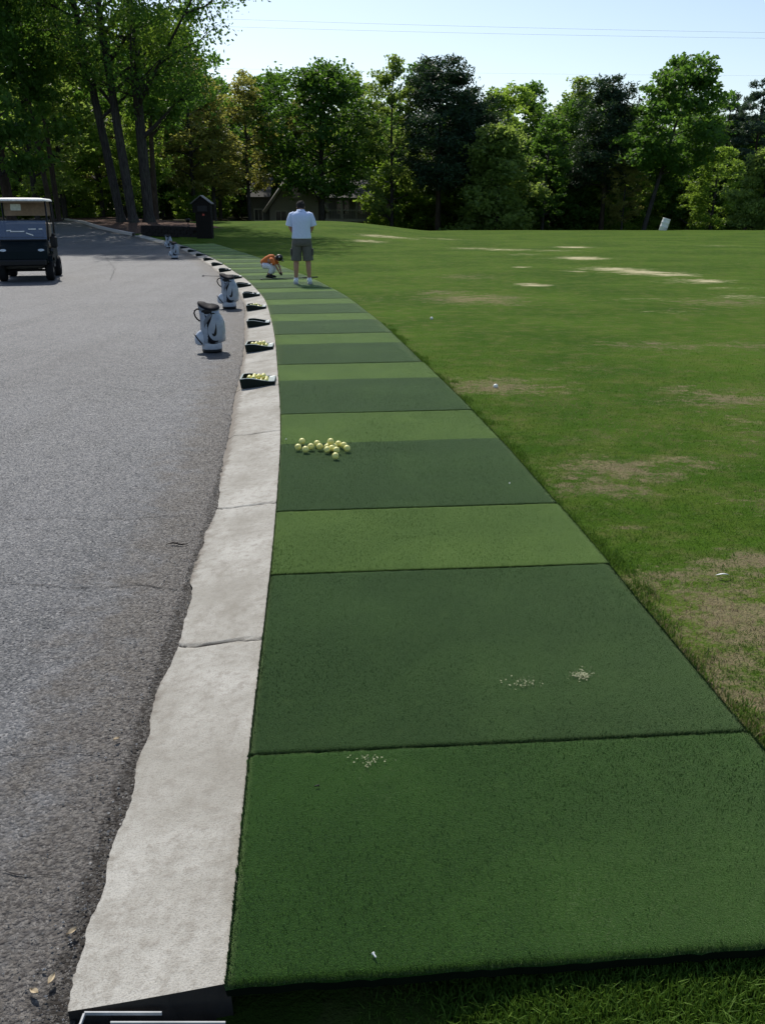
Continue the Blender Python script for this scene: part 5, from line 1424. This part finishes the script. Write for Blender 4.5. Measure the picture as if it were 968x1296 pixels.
skin_mesh('c', J, E, None, ex2).build('body', M['skin'], kid)
mb = MB(); mb.tube([(-.15, 0, .305), (-.12, 0, .335), (-.05, 0, .388), (.04, 0, .435), (.10, 0, .452), (.135, 0, .452)], [.088, .098, .098, .098, .078, .048], 22, squash=.95)
for q in (-1, 1): mb.tube([(.06, q * .07, .425), (.095, q * .11, .405), (.135, q * .122, .345), (.16, q * .126, .31)], [.045, .05, .046, .047], 12)
mb.build('shirt', M['orange'], kid)
mb = MB(); mb.tube([(-.16, 0, .27), (-.125, 0, .30), (-.09, 0, .33)], [.075, .096, .09], 18)
for q in (-1, 1): mb.tube([(-.12, q * .06, .28), (-.02, q * .085, .272), (.075, q * .097, .252), (.075, q * .097, .21), (.05, q * .095, .15), (.03, q * .094, .115)], [.075, .066, .056, .054, .05, .05], 14)
mb.build('trousers', M['whitecloth'], kid)
for q in (-1, 1):
    mb = MB(); x_ = .01 + .01 * q; mb.tube([(x_ - .07, q * .09, .03), (x_ - .05, q * .09, .038), (x_, q * .09, .04), (x_ + .07, q * .095, .03), (x_ + .105, q * .096, .022)], [.012, .03, .036, .033, .012], 12, squash=.85, up=(0, 0, 1)); mb.tube([(x_ - .02, q * .09, .04), (x_ - .015, q * .09, .085)], [.036, .034], 12); mb.build('shoe', M['black'], kid)
mb = MB(); up_ = V3((.5, 0, .86)).normalized(); fw = V3((.86, 0, -.5)).normalized(); cc_ = V3((.232, 0, .445))
mb.ball(cc_ + up_ * .008, .083, 18, 0, (1.02, .96, .92)); br = [cc_ + fw * .06 + up_ * .005, cc_ + fw * .10 - up_ * .004, cc_ + fw * .135 - up_ * .02]
mb.tube(br, [.06, .055, .022], 14, squash=.15, up=up_); cap_ = mb.build('cap', M['black'], kid)
mb = MB(); mb.ball(cc_ + up_ * .02 + V3((.02, -.078, .01)), .016, 10, 0, (1, .25, 1)); mb.build('cap_badge', M['whitecloth'], cap_)
mb = MB(); mb.tube([(.262, -.03, .15), (.272, -.025, .11), (.28, -.02, .075), (.283, -.018, .06)], [.022, .034, .03, .012], 12, squash=.7); mb.build('glove', M['black'], kid)

# ------------------------------------------------------------------ golf cart
gp = P(24, 355.5)
cart = empty('golf_cart', (gp.x, gp.y + .8, float(terr(gp.x, gp.y))), 'dark green golf cart with cream roof parked facing the camera at the left edge', 'golf cart', rz=math.radians(15))
def prism_x(poly, x0, x1, name, mat, par=cart, bev=.0):
    m_ = MB(); n_ = len(poly)
    if bev:
        cy_ = sum(p_[0] for p_ in poly) / n_; cz_ = sum(p_[1] for p_ in poly) / n_
        rings = []
        for x, k_ in ((x0, 1), (x0 + bev, 0), (x1 - bev, 0), (x1, 1)):
            rings.append([(x, y + (cy_ - y) * (.08 if k_ else 0), z + (cz_ - z) * (.08 if k_ else 0)) for y, z in poly])
        v = sum(rings, []); f = [tuple(range(n_)), tuple(range(4 * n_ - 1, 3 * n_ - 1, -1))]
        for L_ in range(3):
            for i_ in range(n_): j = (i_ + 1) % n_; f.append((L_ * n_ + i_, L_ * n_ + n_ + i_, L_ * n_ + n_ + j, L_ * n_ + j))
        m_.add(v, f)
    else:
        v = [(x0, y, z) for y, z in poly] + [(x1, y, z) for y, z in poly]
        m_.add(v, [tuple(range(n_)), tuple(range(2 * n_ - 1, n_ - 1, -1))] + [(i_, i_ + n_, (i_ + 1) % n_ + n_, (i_ + 1) % n_) for i_ in range(n_)])
    return m_.build(name, mat, par)
prism_x([(-1.17, .40), (-1.19, .50), (-1.15, .66), (-1.02, .78), (-.80, .86), (-.66, .90), (-.60, .86), (-.62, .60), (-.68, .34), (-.95, .36)], -.53, .53, 'front_cowl', M['cartgreen'], bev=.07)
prism_x([(-.70, .27), (-.70, .33), (.1, .33), (.1, .27)], -.56, .56, 'floor', M['dash'])
prism_x([(.02, .30), (.0, .62), (.08, .68), (.75, .70), (.95, .74), (1.15, .66), (1.18, .45), (1.10, .38), (.5, .36)], -.55, .55, 'rear_body', M['cartgreen'], bev=.05)
mb = MB(); mb.box((0, .32, .75), (1.02, .52, .13), bev=.04); mb.build('seat', M['tan'], cart)
mb = MB(); mb.box((0, .64, 1.06), (1.02, .10, .38), Matrix.Rotation(-.15, 3, 'X').to_euler(), bev=.035); mb.build('backrest', M['tan'], cart)
mb = MB(); mb.box((0, -1.22, .42), (1.0, .08, .13), bev=.025); mb.build('bumper', M['black'], cart)
mb = MB(); mb.box((0, -.64, .93), (1.02, .16, .10), bev=.03); mb.build('dashboard', M['dash'], cart)
for q in (-1, 1):
    mb = MB(); mb.ball((q * .40, -1.10, .66), .07, 14, 0, (1.3, .7, .8)); mb.build('headlight', M['lamp'], cart)
for q in (-1, 1):
    mb = MB(); mb.tube([(q * .545, -.72, .88), (q * .555, -.60, 1.30), (q * .545, -.47, 1.735)], .020, 10); mb.build('roof_post', M['black'], cart)
    mb = MB(); mb.tube([(q * .545, .82, .70), (q * .555, .80, 1.2), (q * .545, .74, 1.735)], .020, 10); mb.build('roof_post', M['black'], cart)
n_ = 48; mb = MB(); v = []; f = []
for zi, (z, k_) in enumerate(((1.730, .96), (1.728, 1.0), (1.752, 1.005), (1.785, .95), (1.800, .75), (1.806, .35))):
    for i_ in range(n_):
        a_ = 2 * math.pi * i_ / n_; ca, sa = math.cos(a_), math.sin(a_)
        v.append((math.copysign(abs(ca) ** .3, ca) * .60 * k_, .14 + math.copysign(abs(sa) ** .3, sa) * .86 * k_, z))
for L_ in range(5):
    for i_ in range(n_): j = (i_ + 1) % n_; f.append((L_ * n_ + i_, L_ * n_ + j, (L_ + 1) * n_ + j, (L_ + 1) * n_ + i_))
f += [tuple(range(n_ - 1, -1, -1)), tuple(range(5 * n_, 6 * n_))]; mb.add(v, f, 0, True); rfo = mb.build('roof', M['roofw'], cart)
mb = MB(); mb.box((0, .14, 1.715), (1.0, 1.5, .02)); mb.build('roof_liner', M['tan'], rfo)
rot = Matrix.Rotation(-.30, 3, 'X').to_euler()
mb = MB(); mb.box((0, -.665, 1.11), (1.04, .008, .44), rot); mb.build('windscreen', M['glass'], cart)
mb = MB(); mb.box((0, -.735, .895), (1.08, .02, .025)); mb.box((0, -.60, 1.325), (1.08, .02, .02)); mb.build('windscreen_frame', M['black'], cart)
mb = MB(); mb.box((-.09, -.52, 1.60), (.22, .006, .145), rot); mb.build('card', simple('pale_card', (.50, .52, .42), .8), cart)
mb = MB(); mb.tube([(.25 + .17 * math.cos(t * .4488), -.36 + .17 * math.sin(t * .4488) * .72, 1.02 + .17 * math.sin(t * .4488) * .7) for t in range(15)], .014, 8, cap=False); mb.tube([(.25, -.36, 1.02), (.25, -.55, .80)], .02, 8); mb.tube([(.09, -.36, 1.02), (.41, -.36, 1.02)], .012, 6); mb.build('steering_wheel', M['black'], cart)
for q in (-1, 1):
    mb = MB(); mb.tube([(q * .50, .12, .80), (q * .54, .12, .93), (q * .54, .5, .95), (q * .52, .58, .90)], .016, 8); mb.build('armrest', M['black'], cart)
for (sx_, sz_, sw_, sa_) in ((-.10, 1.08, .30, .0), (.16, 1.02, .16, -.35), (.22, 1.13, .16, 0), (.40, 1.13, .08, 0), (-.28, 1.10, .10, .1)):
    mb = MB(); mb.box((sx_, -.685 - (1.11 - sz_) * .31, sz_), (sw_, .006, .022), Matrix.Rotation(-sa_, 3, 'Y').to_euler()); mb.build('pale_strip', M['roofw'], cart)  # thin pale dashes across the windscreen
mb = MB(); mb.box((0, .78, 1.56), (1.04, .02, .30)); mb.build('rear_curtain', M['tan'], cart)
mb = MB(); mb.box((.64, -.50, .84), (.15, .17, .26), bev=.03); mb.tube([(.64, -.5, .97), (.64, -.5, 1.03)], [.05, .03], 10); mb.build('sand_bottle', M['black'], cart)
mb = MB(); mb.box((-.62, -.60, .83), (.14, .14, .22), bev=.03); mb.build('bottle_holder', M['lamp'], cart)
mb = MB(); mb.tube([(-.45, 1.12, .7), (-.45, 1.2, 1.15), (.45, 1.2, 1.15), (.45, 1.12, .7)], .016, 8); mb.box((0, 1.28, .52), (.9, .22, .04)); mb.build('bag_rack', M['black'], cart)
for yy_ in (-.80, .80):
    for q in (-1, 1):
        if yy_ < 0: a0, a1 = .42, .60
        else: a0, a1 = .42, .62
        t_ = MB(); v = []; f = []; n_ = 32; prof = [(a0, .13), (a0, .20), (a0 + .02, .228), (a0 + .05, .235), (a1 - .05, .235), (a1 - .02, .228), (a1, .20), (a1, .13)]
        for (x, r_) in prof:
            for i_ in range(n_): a_ = 2 * math.pi * i_ / n_; v.append((q * x, yy_ + r_ * math.cos(a_), .235 + r_ * math.sin(a_)))
        for L_ in range(len(prof)):
            for i_ in range(n_): j = (i_ + 1) % n_; L2 = (L_ + 1) % len(prof); f.append((L_ * n_ + i_, L_ * n_ + j, L2 * n_ + j, L2 * n_ + i_))
        t_.add(v, f, 0, True); wh = t_.build('wheel', M['tyre'], cart)
        t_ = MB(); t_.tube([(q * (a1 - .05), yy_, .235), (q * (a1 - .02), yy_, .235), (q * (a1 - .01), yy_, .235)], [.128, .128, .05], 24); t_.build('rim', M['steel'], wh)
for q in (-1, 1):
    prism_x([(-1.10, .44), (-1.02, .55), (-.82, .60), (-.62, .55), (-.55, .44), (-.62, .50), (-.82, .54), (-1.0, .50)], q * .56 - .06, q * .56 + .06, 'fender', M['cartgreen'])
mb = MB(); mb.tube([(-.5, -.8, .235), (.5, -.8, .235)], .025, 8); mb.tube([(-.5, .8, .235), (.5, .8, .235)], .03, 8); mb.box((0, .1, .25), (.5, 1.6, .08)); mb.build('chassis', M['black'], cart)

# ------------------------------------------------------------------ world, sun, camera
wd = bpy.data.worlds.new('World'); S.world = wd; wd.use_nodes = True; nt = wd.node_tree; bgn = nt.nodes['Background']
sky = nt.nodes.new('ShaderNodeTexSky'); sky.sky_type = 'NISHITA'; sky.sun_disc = False
elev = math.asin(SUNV.z); azim = math.atan2(SUNV.x, SUNV.y)
sky.sun_elevation = elev; sky.sun_rotation = azim; sky.air_density = 1.0; sky.dust_density = 1.0; sky.ozone_density = .6; sky.altitude = 100
nt.links.new(sky.outputs[0], bgn.inputs[0]); bgn.inputs[1].default_value = .13
sl = bpy.data.lights.new('sun', 'SUN'); sl.energy = 4.3; sl.angle = math.radians(.53); sl.color = (1, .95, .87)
so_ = bpy.data.objects.new('sun', sl); COL.objects.link(so_); so_.rotation_euler = SUNV.to_track_quat('Z', 'Y').to_euler(); so_.location = (0, 0, 60)
cam = bpy.data.cameras.new('camera'); cam.sensor_fit = 'VERTICAL'; cam.sensor_height = 36; cam.sensor_width = 27; cam.lens = 36 * F_PX / 1296; cam.clip_end = 4000; cam.clip_start = .05
co_ = bpy.data.objects.new('camera', cam); COL.objects.link(co_); co_.location = (0, 0, HC); co_.rotation_euler = (math.radians(90) - PITCH, 0, 0); S.camera = co_
S.view_settings.view_transform = 'Standard'; S.view_settings.look = 'None'; S.view_settings.exposure = 0.1; S.view_settings.gamma = 1
S.cycles.use_denoising = True; S.cycles.max_bounces = 6; S.cycles.transparent_max_bounces = 8
